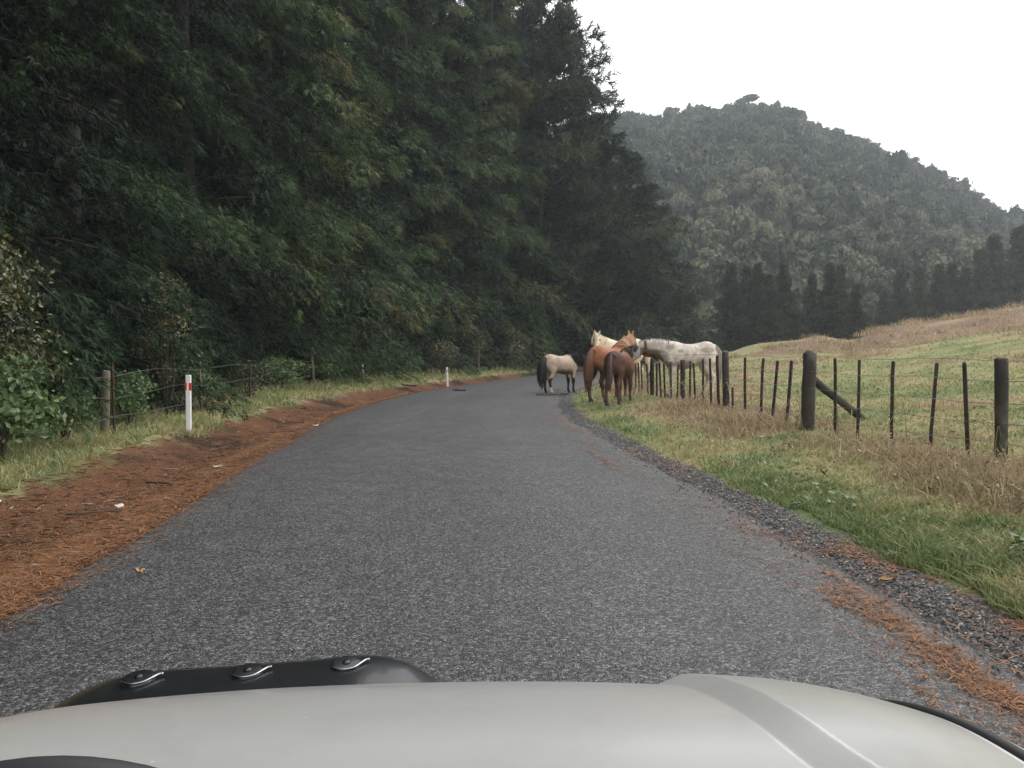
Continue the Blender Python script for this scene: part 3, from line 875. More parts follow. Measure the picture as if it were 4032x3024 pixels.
# ------------------------------------------------------------------ marker posts
M_WHITE = plain_mat("white_plastic", (0.78, 0.78, 0.78), 0.45, 0, 0.4, 0.05, 14)
M_RED = plain_mat("red_reflector", (0.50, 0.035, 0.025), 0.35, 0, 0.5, 0.2, 30)
M_GREYB = plain_mat("grey_band", (0.16, 0.16, 0.17), 0.5, 0, 0.5, 0.2, 30)
def box(g, x0, x1, y0, y1, z0, z1, bev=0.0):
    V = [(x0, y0, z0), (x1, y0, z0), (x1, y1, z0), (x0, y1, z0), (x0, y0, z1), (x1, y0, z1), (x1, y1, z1), (x0, y1, z1)]
    g.add(V, None, [(0, 3, 2, 1), (4, 5, 6, 7), (0, 1, 5, 4), (1, 2, 6, 5), (2, 3, 7, 6), (3, 0, 4, 7)])
def marker(x, y, h, w, label, band_mat, lean=0.0):
    t = empty("marker_post", (x, y, gz(x, y)))
    t.rotation_euler = (0, lean, 0.12)
    tag(t, label, "marker post", "white roadside marker posts")
    g = Geo()
    a = w / 2
    prof = np.array([(-a, -0.012), (-a + 0.012, -0.026), (a - 0.012, -0.026), (a, -0.012), (a, 0.026), (-a, 0.026)])
    zz = [-0.25, 0, h * 0.5, h - 0.015, h]
    sh = [1, 1, 1, 1, 0.9]
    V = np.array([[p[0] * s_, p[1] * s_, z] for z, s_ in zip(zz, sh) for p in prof])
    F = [(i * 6 + j, i * 6 + (j + 1) % 6, (i + 1) * 6 + (j + 1) % 6, (i + 1) * 6 + j) for i in range(4) for j in range(6)]
    g.add(V, None, F)
    n0 = 24
    g.add(V[24:], [(0, 1, 2), (0, 2, 3), (0, 3, 4), (0, 4, 5)], None)
    mk_obj("body", g.mesh("marker_body"), M_WHITE, t)
    for sgn in (-1, 1):
        g = Geo()
        x0, x1 = sorted((sgn * a * 0.42, sgn * (a + 0.006)))
        box(g, x0, x1, -0.031, 0.030, h * 0.735, h * 0.865)
        mk_obj("reflector_band", g.mesh("reflector_band"), band_mat, t)
    return t
marker(-5.62, 13.3, 1.0, 0.088, "near white marker post with red bands on the left grass bank", M_RED, 0.01)
marker(-2.93, 34.9, 0.88, 0.085, "far white marker post with a grey band at the road bend", M_GREYB, -0.03)
g = stake(-6.45, 33.4, 0.85, 0.06, -0.06, 0, True, 77)
o = mk_obj("white_stake", g.mesh("white_stake"), M_WHITE)
tag(o, "short broken white stake leaning among the bushes on the left", "stake")

# ------------------------------------------------------------------ grass, litter and gravel
def blades(n, ufun, smin, smax, seed, hbase, width, lush_boost=1.0, tone_shift=0.0, ymin=3.0, ymax=60.0):
    r = np.random.default_rng(seed)
    y = 1.0 / r.uniform(1 / ymax, 1 / ymin, n)
    y = y * (1 + 0.05 * r.normal(0, 1, n))
    x = ufun(r, y, n)
    s = sdist(x, y)
    k = (s > smin) & (s < smax)
    x, y, s = x[k], y[k], s[k]
    return x, y, s, r

def blade_mesh(x, y, z, h, w, tone, r, lean=1.15):
    n = len(x)
    a = r.uniform(0, 6.283, n)
    la = r.uniform(0, 6.283, n)
    ll = np.abs(r.normal(0, lean, n)) * h
    P = np.stack([x, y, z - 0.01], -1)
    side = np.stack([np.cos(a), np.sin(a), np.zeros(n)], -1) * w[:, None]
    ln = np.stack([np.cos(la) * ll, np.sin(la) * ll, h], -1)
    midp = P + ln * np.array([0.4, 0.4, 0.62])
    V = np.stack([P - side, P + side, midp + side * 0.7, P + ln, midp - side * 0.7], 1).reshape(-1, 3)
    b_ = np.arange(n)[:, None] * 5
    F4 = b_ + np.array([[0, 1, 2, 4]])
    F3 = b_ + np.array([[4, 2, 3]])
    return V, F3, F4, np.repeat(tone, 5)

M_GRASS = leaf_mat("grass_blades", [(0.0, (0.150, 0.205, 0.082)), (0.25, (0.265, 0.295, 0.128)), (0.5, (0.400, 0.365, 0.185)), (0.75, (0.500, 0.375, 0.245)), (1.0, (0.400, 0.285, 0.200))], 0.6, 0.3, 0.0, 0.3)
x, y, s, r = blades(150000, lambda r, y, n: r.uniform(0.02, 0.80, n) * y + 0.4, 2.95, 60, 201, 0.1, 0.006, ymin=3.2, ymax=48)
dd_ = deadness(x, y, s)
clump = fbm(x * 3.1, y * 3.1, 71, 3)
fencey = np.exp(-((s - 5.2) / 0.8) ** 2)
tall = 0.028 + 0.085 * np.clip(clump - 0.35, 0, 1) + 0.10 * fencey * np.clip(dd_ - 0.3, 0, 1) + 0.03 * np.exp(-((s - 3.4) / 0.4) ** 2)
k = (r.random(len(x)) < np.clip(0.35 + clump, 0, 1)) & (s > 2.95 + 0.5 * (fbm(x * 1.6, y * 1.6, 73, 3) - 0.3))
x, y, s, dd_, tall = x[k], y[k], s[k], dd_[k], tall[k]
h = tall * (0.5 + r.random(len(x))) * (1 + 0.012 * y)
w = 0.0028 + 0.0006 * y * (0.6 + r.random(len(x)))
tone_ = np.clip(dd_ + 0.35 * (fbm(x * 7, y * 7, 72, 2) - 0.5) + r.normal(0, 0.16, len(x)), 0, 1)
gr = Geo()
gr.add(*blade_mesh(x, y, terrain(x, y, s), h, w, tone_, r))
tag(mk_obj("grass", gr.mesh("grass_right"), M_GRASS), kind="stuff")

x, y, s, r = blades(60000, lambda r, y, n: np.interp(y, [0, 7, 12, 16, 20, 24, 33, 39, 45, 54, 62], [-2.8, -3.15, -3.63, -3.96, -4.0, -3.8, -2.1, -0.6, 1.3, 4.8, 9.6]) - r.uniform(1.2, 4.6, n), -8.2, -3.8, 202, 0.1, 0.006, ymin=4.5, ymax=62)
clump = fbm(x * 2.3, y * 2.3, 75, 3)
edge = -4.45 + 1.0 * (fbm(x * 0.9, y * 0.9, 77, 3) - 0.5)
k = (s < edge) & (r.random(len(x)) < np.clip(clump + 0.2, 0, 1))
x, y, s, clump = x[k], y[k], s[k], clump[k]
h = (0.04 + 0.09 * clump + 0.12 * sstep(-5.6, -6.6, s)) * (0.5 + r.random(len(x))) * (1 + 0.012 * y)
w = 0.0035 + 0.0007 * y * (0.6 + r.random(len(x)))
tone_ = np.clip(0.22 + 0.55 * (fbm(x * 0.8, y * 0.8, 79, 3) - 0.35) + r.normal(0, 0.12, len(x)), 0, 1)
gr = Geo()
gr.add(*blade_mesh(x, y, terrain(x, y, s), h, w, tone_, r))
tag(mk_obj("grass", gr.mesh("grass_left"), M_GRASS), kind="stuff")

# dead bracken and dry weed clumps
M_BRACK = leaf_mat("dead_bracken", [(0.0, (0.110, 0.080, 0.064)), (0.4, (0.330, 0.262, 0.165)), (0.75, (0.500, 0.410, 0.260)), (1.0, (0.60, 0.50, 0.36))], 0.8, 0.15, 0.0, 0.25)
r = np.random.default_rng(205)
cx_, cy_, cr_, cn_ = [], [], [], []
for _ in range(5200):
    y_ = 1.0 / r.uniform(1 / 58.0, 1 / 6.0)
    x_ = r.uniform(0.02, 0.8) * y_ + 1
    cx_.append(x_); cy_.append(y_)
cx_, cy_ = np.array(cx_), np.array(cy_)
cs_ = sdist(cx_, cy_)
cd_ = deadness(cx_, cy_, cs_)
k = (cs_ > 3.9) & (cd_ > 0.50 + 0.30 * r.random(len(cx_))) & (fbm(cx_ * 0.9, cy_ * 0.9, 93, 3) > 0.36)
cx_, cy_, cs_ = cx_[k], cy_[k], cs_[k]
fence_near = np.exp(-((cs_ - 5.2) / 0.9) ** 2)
br = Geo()
for x_, y_, s_, fn in zip(cx_, cy_, cs_, fence_near):
    n = int(24 + 22 * fn + 0.3 * y_)
    R_ = 0.10 + 0.10 * fn + 0.006 * y_
    H_ = (0.05 + 0.17 * fn * r.random() ** 3 + (0.0025 * y_ + 0.005 * max(0, y_ - 22)) * (0.5 + r.random()))
    xx, yy = x_ + r.normal(0, R_, n), y_ + r.normal(0, R_, n)
    zz = np.full(n, gz(x_, y_))
    V, F3, F4, A = blade_mesh(xx, yy, zz, H_ * (0.4 + 0.9 * r.random(n)), np.full(n, 0.0022 + 0.0005 * y_), np.clip(0.5 + r.normal(0, 0.16, n) + 0.2 * (r.random() - 0.5), 0, 1), r, 1.3)
    br.add(V, F3, F4, A)
tag(mk_obj("dead_bracken", br.mesh("dead_bracken"), M_BRACK), kind="stuff")

# broad weed leaves among the verge grass
r = np.random.default_rng(206)
n = 5200
y = 1.0 / r.uniform(1 / 26.0, 1 / 4.5, n)
x = r.uniform(0.1, 0.8, n) * y + 0.3
s = sdist(x, y)
k = (s > 3.1) & (s < 9) & (fbm(x * 1.7, y * 1.7, 91, 3) > 0.56)
x, y, s = x[k], y[k], s[k]
P = np.stack([x, y, terrain(x, y, s) + r.uniform(0.03, 0.14, len(x))], -1)
N = norm(np.stack([r.normal(0, .5, len(x)), r.normal(0, .5, len(x)), np.ones(len(x))], -1))
wg = Geo()
V, F, A = leaf_cards(P, N, r.uniform(0.04, 0.09, len(x)), r, np.clip(r.normal(0.4, 0.25, len(x)), 0, 1))
wg.add(V, None, F, A)
tag(mk_obj("weed_leaves", wg.mesh("weed_leaves"), M_BRIGHT), kind="stuff")

r = np.random.default_rng(207)
n = 16000
y = 1.0 / r.uniform(1 / 34.0, 1 / 4.2, n)
x = r.uniform(0.06, 0.8, n) * y + 0.3
s = sdist(x, y)
dd_ = deadness(x, y, s)
k = (s > 3.2) & (r.random(n) < 0.25 + 0.6 * sstep(0.45, 0.7, dd_)) & (fbm(x * 2.4, y * 2.4, 95, 3) > 0.44)
x, y, s = x[k], y[k], s[k]
P = np.stack([x, y, terrain(x, y, s) + r.uniform(0.01, 0.13, len(x)) * (1 + 0.9 * np.exp(-((s - 5.2) / 0.8) ** 2))], -1)
N = norm(np.stack([r.normal(0, .7, len(x)), r.normal(0, .7, len(x)), np.ones(len(x))], -1))
wg = Geo()
V, F, A = leaf_cards(P, N, r.uniform(0.015, 0.045, len(x)) * (1 + 0.02 * y), r, np.clip(r.normal(0.35, 0.25, len(x)), 0, 1))
wg.add(V, None, F, A)
tag(mk_obj("withered_leaves", wg.mesh("withered_leaves"), M_BRACK), kind="stuff")

# dry arching stalks along the fence
r = np.random.default_rng(208)
sk = Geo()
for k in range(110):
    q = catmull(FL, 60)[r.integers(4, 44)]
    x_, y_ = q[0] + r.normal(-0.1, 0.45), q[1] + r.normal(0, 0.4)
    a_ = r.uniform(0, 6.28)
    Ls = r.uniform(0.25, 0.75)
    reach = r.uniform(0.1, 0.7) * Ls
    d_ = np.array([math.cos(a_), math.sin(a_), 0]) * reach
    b0 = np.array([x_, y_, gz(x_, y_) - 0.02])
    P = catmull(np.array([b0, b0 + d_ * 0.3 + [0, 0, Ls * 0.6], b0 + d_ * 0.8 + [0, 0, Ls * 0.85], b0 + d_ * 1.5 + [0, 0, Ls * 0.6]]), 8)
    sk.add(*tube(P, np.linspace(0.0035, 0.0015, 8) + 0.0001 * y_, 4, (0.3, 1, 0.1)), np.clip(r.normal(0.7, 0.25), 0, 1))
tag(mk_obj("dry_stalks", sk.mesh("dry_stalks"), M_BRACK), kind="stuff")

# orange pine needle litter
M_NEED = leaf_mat("fallen_needles", [(0.0, (0.060, 0.030, 0.018)), (0.5, (0.225, 0.105, 0.050)), (1.0, (0.42, 0.225, 0.115))], 0.75, 0.2, 0.0, 0.0)
def needles(n, seed, xs, ys, z, ln=0.11, lift=0.012):
    r = np.random.default_rng(seed)
    a = r.uniform(0, 6.283, n)
    L = ln * (0.5 + r.random(n)) * (1 + 0.03 * ys)
    d = np.stack([np.cos(a) * L, np.sin(a) * L, r.normal(0, 0.012, n)], -1)
    w_ = np.stack([-np.sin(a), np.cos(a), np.zeros(n)], -1) * (0.0022 + 0.00035 * ys)[:, None]
    P = np.stack([xs, ys, z + lift * r.random(n)], -1)
    V = np.stack([P - w_, P + w_, P + d], 1).reshape(-1, 3)
    return V, np.arange(3 * n).reshape(-1, 3), np.repeat(np.clip(r.normal(0.5, 0.22, n), 0, 1), 3)
r = np.random.default_rng(210)
n = 70000
y = 1.0 / r.uniform(1 / 45.0, 1 / 3.6, n)
x = np.interp(y, [0, 7, 12, 16, 20, 24, 33, 39, 45], [-2.8, -3.15, -3.63, -3.96, -4.0, -3.8, -2.1, -0.6, 1.3]) - np.abs(r.normal(0, 1.0, n)) + 0.35
s = sdist(x, y)
dens = (0.05 * sstep(-1.9, -2.5, s) + 0.95 * sstep(-2.52, -2.75, s)) * np.clip(0.15 + 1.5 * (fbm(x * 1.7, y * 1.7, 81, 4) - 0.2), 0, 1) * sstep(-5.2, -4.4, s)
k = r.random(n) < dens
x, y, s = x[k], y[k], s[k]
zz = np.where(s > -2.64, 0.012 + 0.04 * (1 - (s / HALF) ** 2), terrain(x, y, s) + 0.006)
ng = Geo()
ng.add(*needles(len(x), 211, x, y, zz)[:2], None, needles(len(x), 211, x, y, zz)[2])
tag(mk_obj("pine_needle_litter", ng.mesh("needle_litter_left"), M_NEED), kind="stuff")
n = 60000
y = 1.0 / r.uniform(1 / 18.0, 1 / 2.6, n)
x = np.interp(y, [0, 4.6, 5.5, 7.3, 9.5, 12, 16, 20, 27], [2.6, 2.45, 2.3, 2.16, 1.96, 1.76, 1.4, 1.28, 1.52]) + r.uniform(-0.75, 0.35, n)
s = sdist(x, y)
patch = fbm(s * 3.4 + 9, y * 0.9, 83, 4)
k = (s > 1.8) & (r.random(n) < 0.03 + 0.30 * sstep(0.56, 0.74, patch + 0.08 * np.exp(-((s - 2.3) / 0.25) ** 2)))
x, y, s = x[k], y[k], s[k]
zz = np.where(s < 2.5, 0.012 + 0.04 * (1 - (s / HALF) ** 2), 0.02)
ng = Geo()
V, F, A = needles(len(x), 212, x, y, zz, 0.07)
ng.add(V, F, None, A)
tag(mk_obj("pine_needle_litter", ng.mesh("needle_litter_right"), M_NEED), kind="stuff")

# loose gravel
M_STONE = leaf_mat("loose_stones", [(0.0, (0.030, 0.030, 0.031)), (0.5, (0.095, 0.094, 0.096)), (0.85, (0.19, 0.187, 0.185)), (1.0, (0.40, 0.39, 0.37))], 0.7, 0.4, 0.0, 0.0)
r = np.random.default_rng(215)
n = 12500
y = 1.0 / r.uniform(1 / 30.0, 1 / 2.8, n)
x = np.interp(y, [0, 4.6, 5.5, 7.3, 9.5, 12, 16, 20, 27], [2.6, 2.45, 2.3, 2.16, 1.96, 1.76, 1.4, 1.28, 1.52]) + r.normal(0.17, 0.17, n)
s = sdist(x, y)
k = (s > 2.0) & (s < 3.2)
x, y, s = x[k], y[k], s[k]
n = len(x)
zz = np.where(s < 2.5, 0.008 + 0.04 * (1 - (s / HALF) ** 2), 0.008)
oct_v = np.array([(1, 0, 0), (-1, 0, 0), (0, 1, 0), (0, -1, 0), (0, 0, 0.7), (0, 0, -0.5)], dtype=float)
oct_f = np.array([(0, 2, 4), (2, 1, 4), (1, 3, 4), (3, 0, 4), (2, 0, 5), (1, 2, 5), (3, 1, 5), (0, 3, 5)])
sz = r.uniform(0.0045, 0.0125, n) * (1 + 0.03 * y)
V = oct_v[None] * (1 + r.normal(0, 0.28, (n, 6, 1))) * sz[:, None, None]
a = r.uniform(0, 6.28, n)
Vx = V[..., 0] * np.cos(a)[:, None] - V[..., 1] * np.sin(a)[:, None]
Vy = V[..., 0] * np.sin(a)[:, None] + V[..., 1] * np.cos(a)[:, None]
V = np.stack([Vx + x[:, None], Vy + y[:, None], V[..., 2] + zz[:, None] + 0.004], -1).reshape(-1, 3)
F = (np.arange(n)[:, None, None] * 6 + oct_f[None]).reshape(-1, 3)
st = Geo()
st.add(V, F, None, np.repeat(np.clip(r.normal(0.5, 0.25, n), 0, 1), 6))
tag(mk_obj("gravel", st.mesh("gravel"), M_STONE), kind="stuff")

# twig litter on both shoulders
r = np.random.default_rng(220)
n = 1500
y = 1.0 / r.uniform(1 / 40.0, 1 / 4.0, n)
x = np.interp(y, [0, 7, 12, 16, 20, 24, 33, 39, 45], [-2.8, -3.15, -3.63, -3.96, -4.0, -3.8, -2.1, -0.6, 1.3]) - r.uniform(0.1, 2.0, n)
a = r.uniform(0, 6.283, n)
L_ = r.uniform(0.04, 0.22, n)
tg_ = Geo()
zt_ = terrain(x, y) + 0.012
for k in range(n):
    d_ = np.array([math.cos(a[k]), math.sin(a[k]), r.normal(0, 0.06)]) * L_[k]
    p_ = np.array([x[k], y[k], zt_[k]])
    tg_.add(*tube(np.array([p_ - d_ * 0.5, p_ + r.normal(0, 0.006, 3), p_ + d_ * 0.5]), [0.003 + 0.0002 * y[k], 0.0035 + 0.0002 * y[k], 0.002], 3, (0, 0.1, 1)), np.clip(r.normal(0.45, 0.3), 0, 1))
M_TWIG = leaf_mat("twigs", [(0.0, (0.020, 0.014, 0.010)), (0.6, (0.085, 0.06, 0.042)), (0.85, (0.20, 0.15, 0.10)), (1.0, (0.45, 0.40, 0.32))], 0.85, 0.2, 0.0, 0.0)
tag(mk_obj("twig_litter", tg_.mesh("twig_litter"), M_TWIG), kind="stuff")

# sticks, scraps and droppings
M_STICK = wood_mat("fallen_stick", (0.035, 0.025, 0.018), (0.09, 0.065, 0.045), (0.10, 0.08, 0.06), 4)
M_PAPER = plain_mat("pale_scrap", (0.62, 0.60, 0.56), 0.7)
M_DUNG = plain_mat("dung", (0.045, 0.030, 0.018), 0.9)
M_LEAF = plain_mat("dry_leaf", (0.38, 0.22, 0.09), 0.7)
def stick(x, y, L, a, w, label, lift=0.03, z=None, kink=0.08):
    r = np.random.default_rng(int(abs(x * 1000) + y * 10))
    t = np.linspace(-0.5, 0.5, 7)
    z0 = gz(x, y) if z is None else z
    P = np.stack([x + np.cos(a) * t * L + r.normal(0, kink * 0.2, 7), y + np.sin(a) * t * L + r.normal(0, kink * 0.2, 7), z0 + lift + r.normal(0, 0.006, 7)], -1)
    g = Geo()
    g.add(*tube(P, np.linspace(w, w * 0.5, 7), 6))
    for kk in (2, 4):
        d = np.array([math.cos(a + 0.7), math.sin(a + 0.7), 0.25]) * L * 0.22
        g.add(*tube(np.array([P[kk], P[kk] + d * 0.5, P[kk] + d]), [w * 0.5, w * 0.4, w * 0.2], 5))
    o = mk_obj("fallen_stick", g.mesh("fallen_stick", True), M_STICK)
    tag(o, label, "stick", "sticks lying by the road")
stick(-4.3, 7.6, 0.7, 0.4, 0.012, "dark stick lying in the needle ditch nearest the camera")
stick(-4.5, 9.5, 0.9, 2.6, 0.013, "dark stick on the brown bank below the near marker post's grass")
stick(-4.9, 12.3, 0.8, 0.3, 0.012, "stick in the dark ditch beside the near marker post")
stick(-4.2, 31.2, 1.2, 2.2, 0.04, "dark plank like branch slanting off the left bank near the broken white stake", 0.12)
stick(1.35, 25.3, 1.1, 0.15, 0.035, "dark broken branch on the road edge at the pony's hind hooves", 0.03, 0.02)
def scrap(x, y, sx, sy, a, label, z=None, mat=M_PAPER, kind="paper_scrap", cat="litter"):
    r = np.random.default_rng(int(abs(x * 997) + y * 13))
    n = 5
    q = np.linspace(-1, 1, n)
    A_, B_ = np.meshgrid(q, q)
    z0 = (gz(x, y) if z is None else z) + 0.015
    zz_ = r.normal(0, 0.012, A_.shape) + 0.012
    m_ = np.where((np.abs(A_) + np.abs(B_)) > 1.5, 0.8, 1.0)
    V = np.stack([x + (A_ * sx * math.cos(a) - B_ * sy * math.sin(a)) * m_, y + (A_ * sx * math.sin(a) + B_ * sy * math.cos(a)) * m_, z0 + zz_], -1).reshape(-1, 3)
    lo = V - [0, 0, 0.003]
    F = np.array([(i * n + j, i * n + j + 1, (i + 1) * n + j + 1, (i + 1) * n + j) for i in range(n - 1) for j in range(n - 1)])
    g = Geo()
    g.add(V, None, F)
    g.add(lo, None, F[:, ::-1])
    o = mk_obj(kind, g.mesh(kind, True), mat)
    tag(o, label, cat, "pale scraps lying about the road" if mat is M_PAPER else None)
scrap(-4.15, 8.05, 0.045, 0.022, 0.3, "white crumpled paper scrap at the bottom of the needle ditch")
scrap(-4.0, 10.4, 0.06, 0.025, 0.1, "pale scrap on the brown bank ahead of the crumpled paper")
scrap(-4.9, 7.3, 0.025, 0.018, 0.8, "small white scrap beside the ditch stick")
scrap(-3.9, 15.2, 0.06, 0.03, 0.5, "pale scrap on the needle strip past the near marker post")
scrap(2.40, 4.85, 0.05, 0.014, -0.4, "dry yellow leaf lying on the gravel edge at the right", 0.015, M_LEAF, "dry_leaf", "leaf")
scrap(-2.45, 5.0, 0.03, 0.016, 0.4, "dry yellowish leaf on the left side of the asphalt", 0.03, M_LEAF, "dry_leaf", "leaf")
def dung(x, y, n, label):
    r = np.random.default_rng(int(y * 10))
    g = Geo()
    for k in range(n):
        c0 = np.array([x + r.normal(0, 0.18), y + r.normal(0, 0.12), 0.04 + 0.03 * r.random()])
        rr = r.uniform(0.035, 0.06)
        tz = np.array([-0.9, -0.5, 0, 0.5, 0.9])
        g.add(*tube(c0 + np.outer(tz, [0, 0, rr]), rr * np.sqrt(1 - tz ** 2 * 0.95), 7, (1, 0, 0)))
    o = mk_obj("horse_dung", g.mesh("horse_dung", True), M_DUNG)
    tag(o, label, "dung")
dung(-1.95, 27.8, 14, "dark heap of horse droppings lying on the asphalt before the bend")

# ------------------------------------------------------------------ horses
def horse_body(neck, head_dir, head_up, legs, fat=1.0, ear_turn=0.0, head_len=0.58, voxel=0.022):
    g = Geo()
    # torso: x, zc, half width, half height
    T = np.array([(-0.74, 1.19, 0.07, 0.10), (-0.70, 1.18, 0.15, 0.20), (-0.60, 1.17, 0.235, 0.285), (-0.45, 1.165, 0.275, 0.315), (-0.28, 1.145, 0.27, 0.295), (-0.10, 1.11, 0.275, 0.30),
                  (0.08, 1.085, 0.285, 0.325), (0.25, 1.08, 0.275, 0.345), (0.40, 1.11, 0.245, 0.36), (0.52, 1.14, 0.215, 0.35), (0.64, 1.14, 0.185, 0.295), (0.76, 1.11, 0.14, 0.21), (0.82, 1.09, 0.07, 0.11)])
    Tn = catmull(T, 60)
    g.add(*tube(np.stack([Tn[:, 0], 0 * Tn[:, 0], Tn[:, 1]], -1), Tn[:, 2] * fat, 24, (0, 0, 1), Tn[:, 3] * (1 + 0.5 * (fat - 1))))
    # croup and withers ridges
    g.add(*tube(catmull([(-0.66, 0, 1.22), (-0.45, 0, 1.27), (-0.2, 0, 1.22)], 12), 0.17, 14, (0, 0, 1), np.linspace(0.20, 0.19, 12)))
    g.add(*tube(catmull([(0.2, 0, 1.28), (0.42, 0, 1.34), (0.6, 0, 1.3)], 12), 0.09, 12, (0, 0, 1), 0.16))
    # neck
    N = np.asarray(neck, dtype=float)
    Nn = catmull(np.vstack([[0.40, 0, 1.14], N]), 30)
    q = np.linspace(0, 1, 30)
    g.add(*tube(Nn, np.interp(q, [0, 0.3, 0.7, 1], [0.19, 0.145, 0.095, 0.08]) * fat ** 0.5, 18, (0, 0, 1), np.interp(q, [0, 0.3, 0.65, 1], [0.31, 0.25, 0.17, 0.125])))
    # head
    hd, hu = norm(np.array(head_dir, float)), norm(np.array(head_up, float))
    hu = norm(hu - hd * hu.dot(hd))
    hs = np.cross(hd, hu)
    poll = N[-1]
    st_ = np.array([(-0.07, 0.0, 0.06, 0.07), (0.0, -0.01, 0.088, 0.105), (0.14, -0.05, 0.102, 0.135), (0.26, -0.05, 0.088, 0.115), (0.38, -0.035, 0.062, 0.080), (0.48, -0.03, 0.055, 0.065), (0.55, -0.035, 0.056, 0.062), (0.59, -0.04, 0.035, 0.038)])
    st_[:, 0] *= head_len / 0.59
    Hn = catmull(st_, 26)
    g.add(*tube(poll + np.outer(Hn[:, 0], hd) + np.outer(Hn[:, 1], hu), Hn[:, 2], 16, hu, Hn[:, 3]))
    ears = []
    for sg in (-1, 1):
        e0 = poll + hd * 0.0 + hu * 0.08 + hs * 0.058 * sg
        tip = e0 + hu * 0.13 - hd * (0.09 - ear_turn) + hs * 0.03 * sg
        g.add(*tube(np.array([e0 - hu * 0.05, e0, (e0 + tip) / 2, tip]), [0.03, 0.038, 0.034, 0.010], 8, hd))
    # legs
    hooves = []
    for (fx, side, kind, dx, dkn) in legs:
        if kind == 'f':
            J = [(0.50, 0.13, 1.10, .13, .17), (0.49, 0.15, 0.92, .105, .14), (0.46, 0.155, 0.78, .075, .10), (0.47, 0.155, 0.62, .058, .066), (0.485, 0.15, 0.46, .050, .056), (0.48, 0.15, 0.40, .040, .044),
                 (0.478, 0.148, 0.26, .032, .036), (0.475, 0.148, 0.155, .040, .044), (0.505, 0.148, 0.09, .036, .040), (0.52, 0.148, 0.05, .044, .05)]
        else:
            J = [(-0.46, 0.13, 1.12, .15, .24), (-0.47, 0.165, 0.98, .13, .21), (-0.44, 0.175, 0.86, .105, .155), (-0.46, 0.165, 0.74, .075, .11), (-0.54, 0.155, 0.62, .055, .075), (-0.61, 0.15, 0.53, .05, .068), (-0.60, 0.15, 0.45, .041, .052),
                 (-0.585, 0.148, 0.28, .035, .040), (-0.575, 0.148, 0.16, .042, .046), (-0.54, 0.148, 0.09, .037, .042), (-0.52, 0.148, 0.05, .046, .052)]
        J = np.array(J, float)
        tdown = np.clip((0.9 - J[:, 2]) / 0.9, 0, 1)
        J[:, 0] += dx * tdown + dkn * np.exp(-((J[:, 2] - 0.5) / 0.18) ** 2)
        J[:, 1] *= side
        Jn = catmull(J, 34)
        thick = np.interp(Jn[:, 2], [0, 0.6, 0.9], [1.22, 1.18, 1.0])
        g.add(*tube(Jn[:, :3], Jn[:, 3] * thick, 12, (1, 0, 0), Jn[:, 4] * thick))
        hooves.append((J[-1, 0], J[-1, 1]))
    me = g.mesh("horse_rough", True)
    o = bpy.data.objects.new("horse_rough", me)
    col.objects.link(o)
    md = o.modifiers.new("r", 'REMESH')
    md.mode = 'VOXEL'
    md.voxel_size = voxel
    md.use_smooth_shade = True
    ms = o.modifiers.new("s", 'SMOOTH')
    ms.factor = 0.5
    ms.iterations = 5
    dg = bpy.context.evaluated_depsgraph_get()
    out = bpy.data.meshes.new_from_object(o.evaluated_get(dg))
    bpy.data.objects.remove(o)
    n = len(out.vertices)
    co = np.empty(n * 3, dtype=np.float32)
    out.vertices.foreach_get("co", co)
    return out, co.reshape(-1, 3), hooves, (poll, hd, hu, hs, Nn)

m_coat, nt, b = new_mat("horse_coat")
ca = attr(nt, "coat")
f = noise(nt, 14.0, 5, 0.65)
nt.links.new(mixc(nt, ca.outputs["Color"], ramp(nt, [(0.3, (0.72,) * 3), (0.7, (1.18,) * 3)], f), 1.0, 'MULTIPLY'), b.inputs["Base Color"])
b.inputs["Roughness"].default_value = 0.6
b.inputs["Specular IOR Level"].default_value = 0.22
M_HOOF = plain_mat("hoof", (0.045, 0.038, 0.033), 0.6)
M_EYE = plain_mat("eye", (0.01, 0.008, 0.007), 0.1)

def hair_mat(name, c0, c1):
    return leaf_mat(name, [(0.0, c0), (1.0, c1)], 0.55, 0.35, 0.0, 0.0)

def strands(paths, w, r, tone=None):
    g = Geo()
    for P in paths:
        P = np.asarray(P)
        n = len(P)
        T = norm(np.gradient(P, axis=0))
        sd = norm(np.cross(T, r.normal(0, 1, 3)))
        ww = w * np.linspace(1, 0.35, n)[:, None]
        V = np.stack([P - sd * ww, P + sd * ww], 1).reshape(-1, 3)
        F = [(2 * i, 2 * i + 1, 2 * i + 3, 2 * i + 2) for i in range(n - 1)]
        g.add(V, None, F, np.clip(r.normal(0.5, 0.22), 0, 1))
    return g

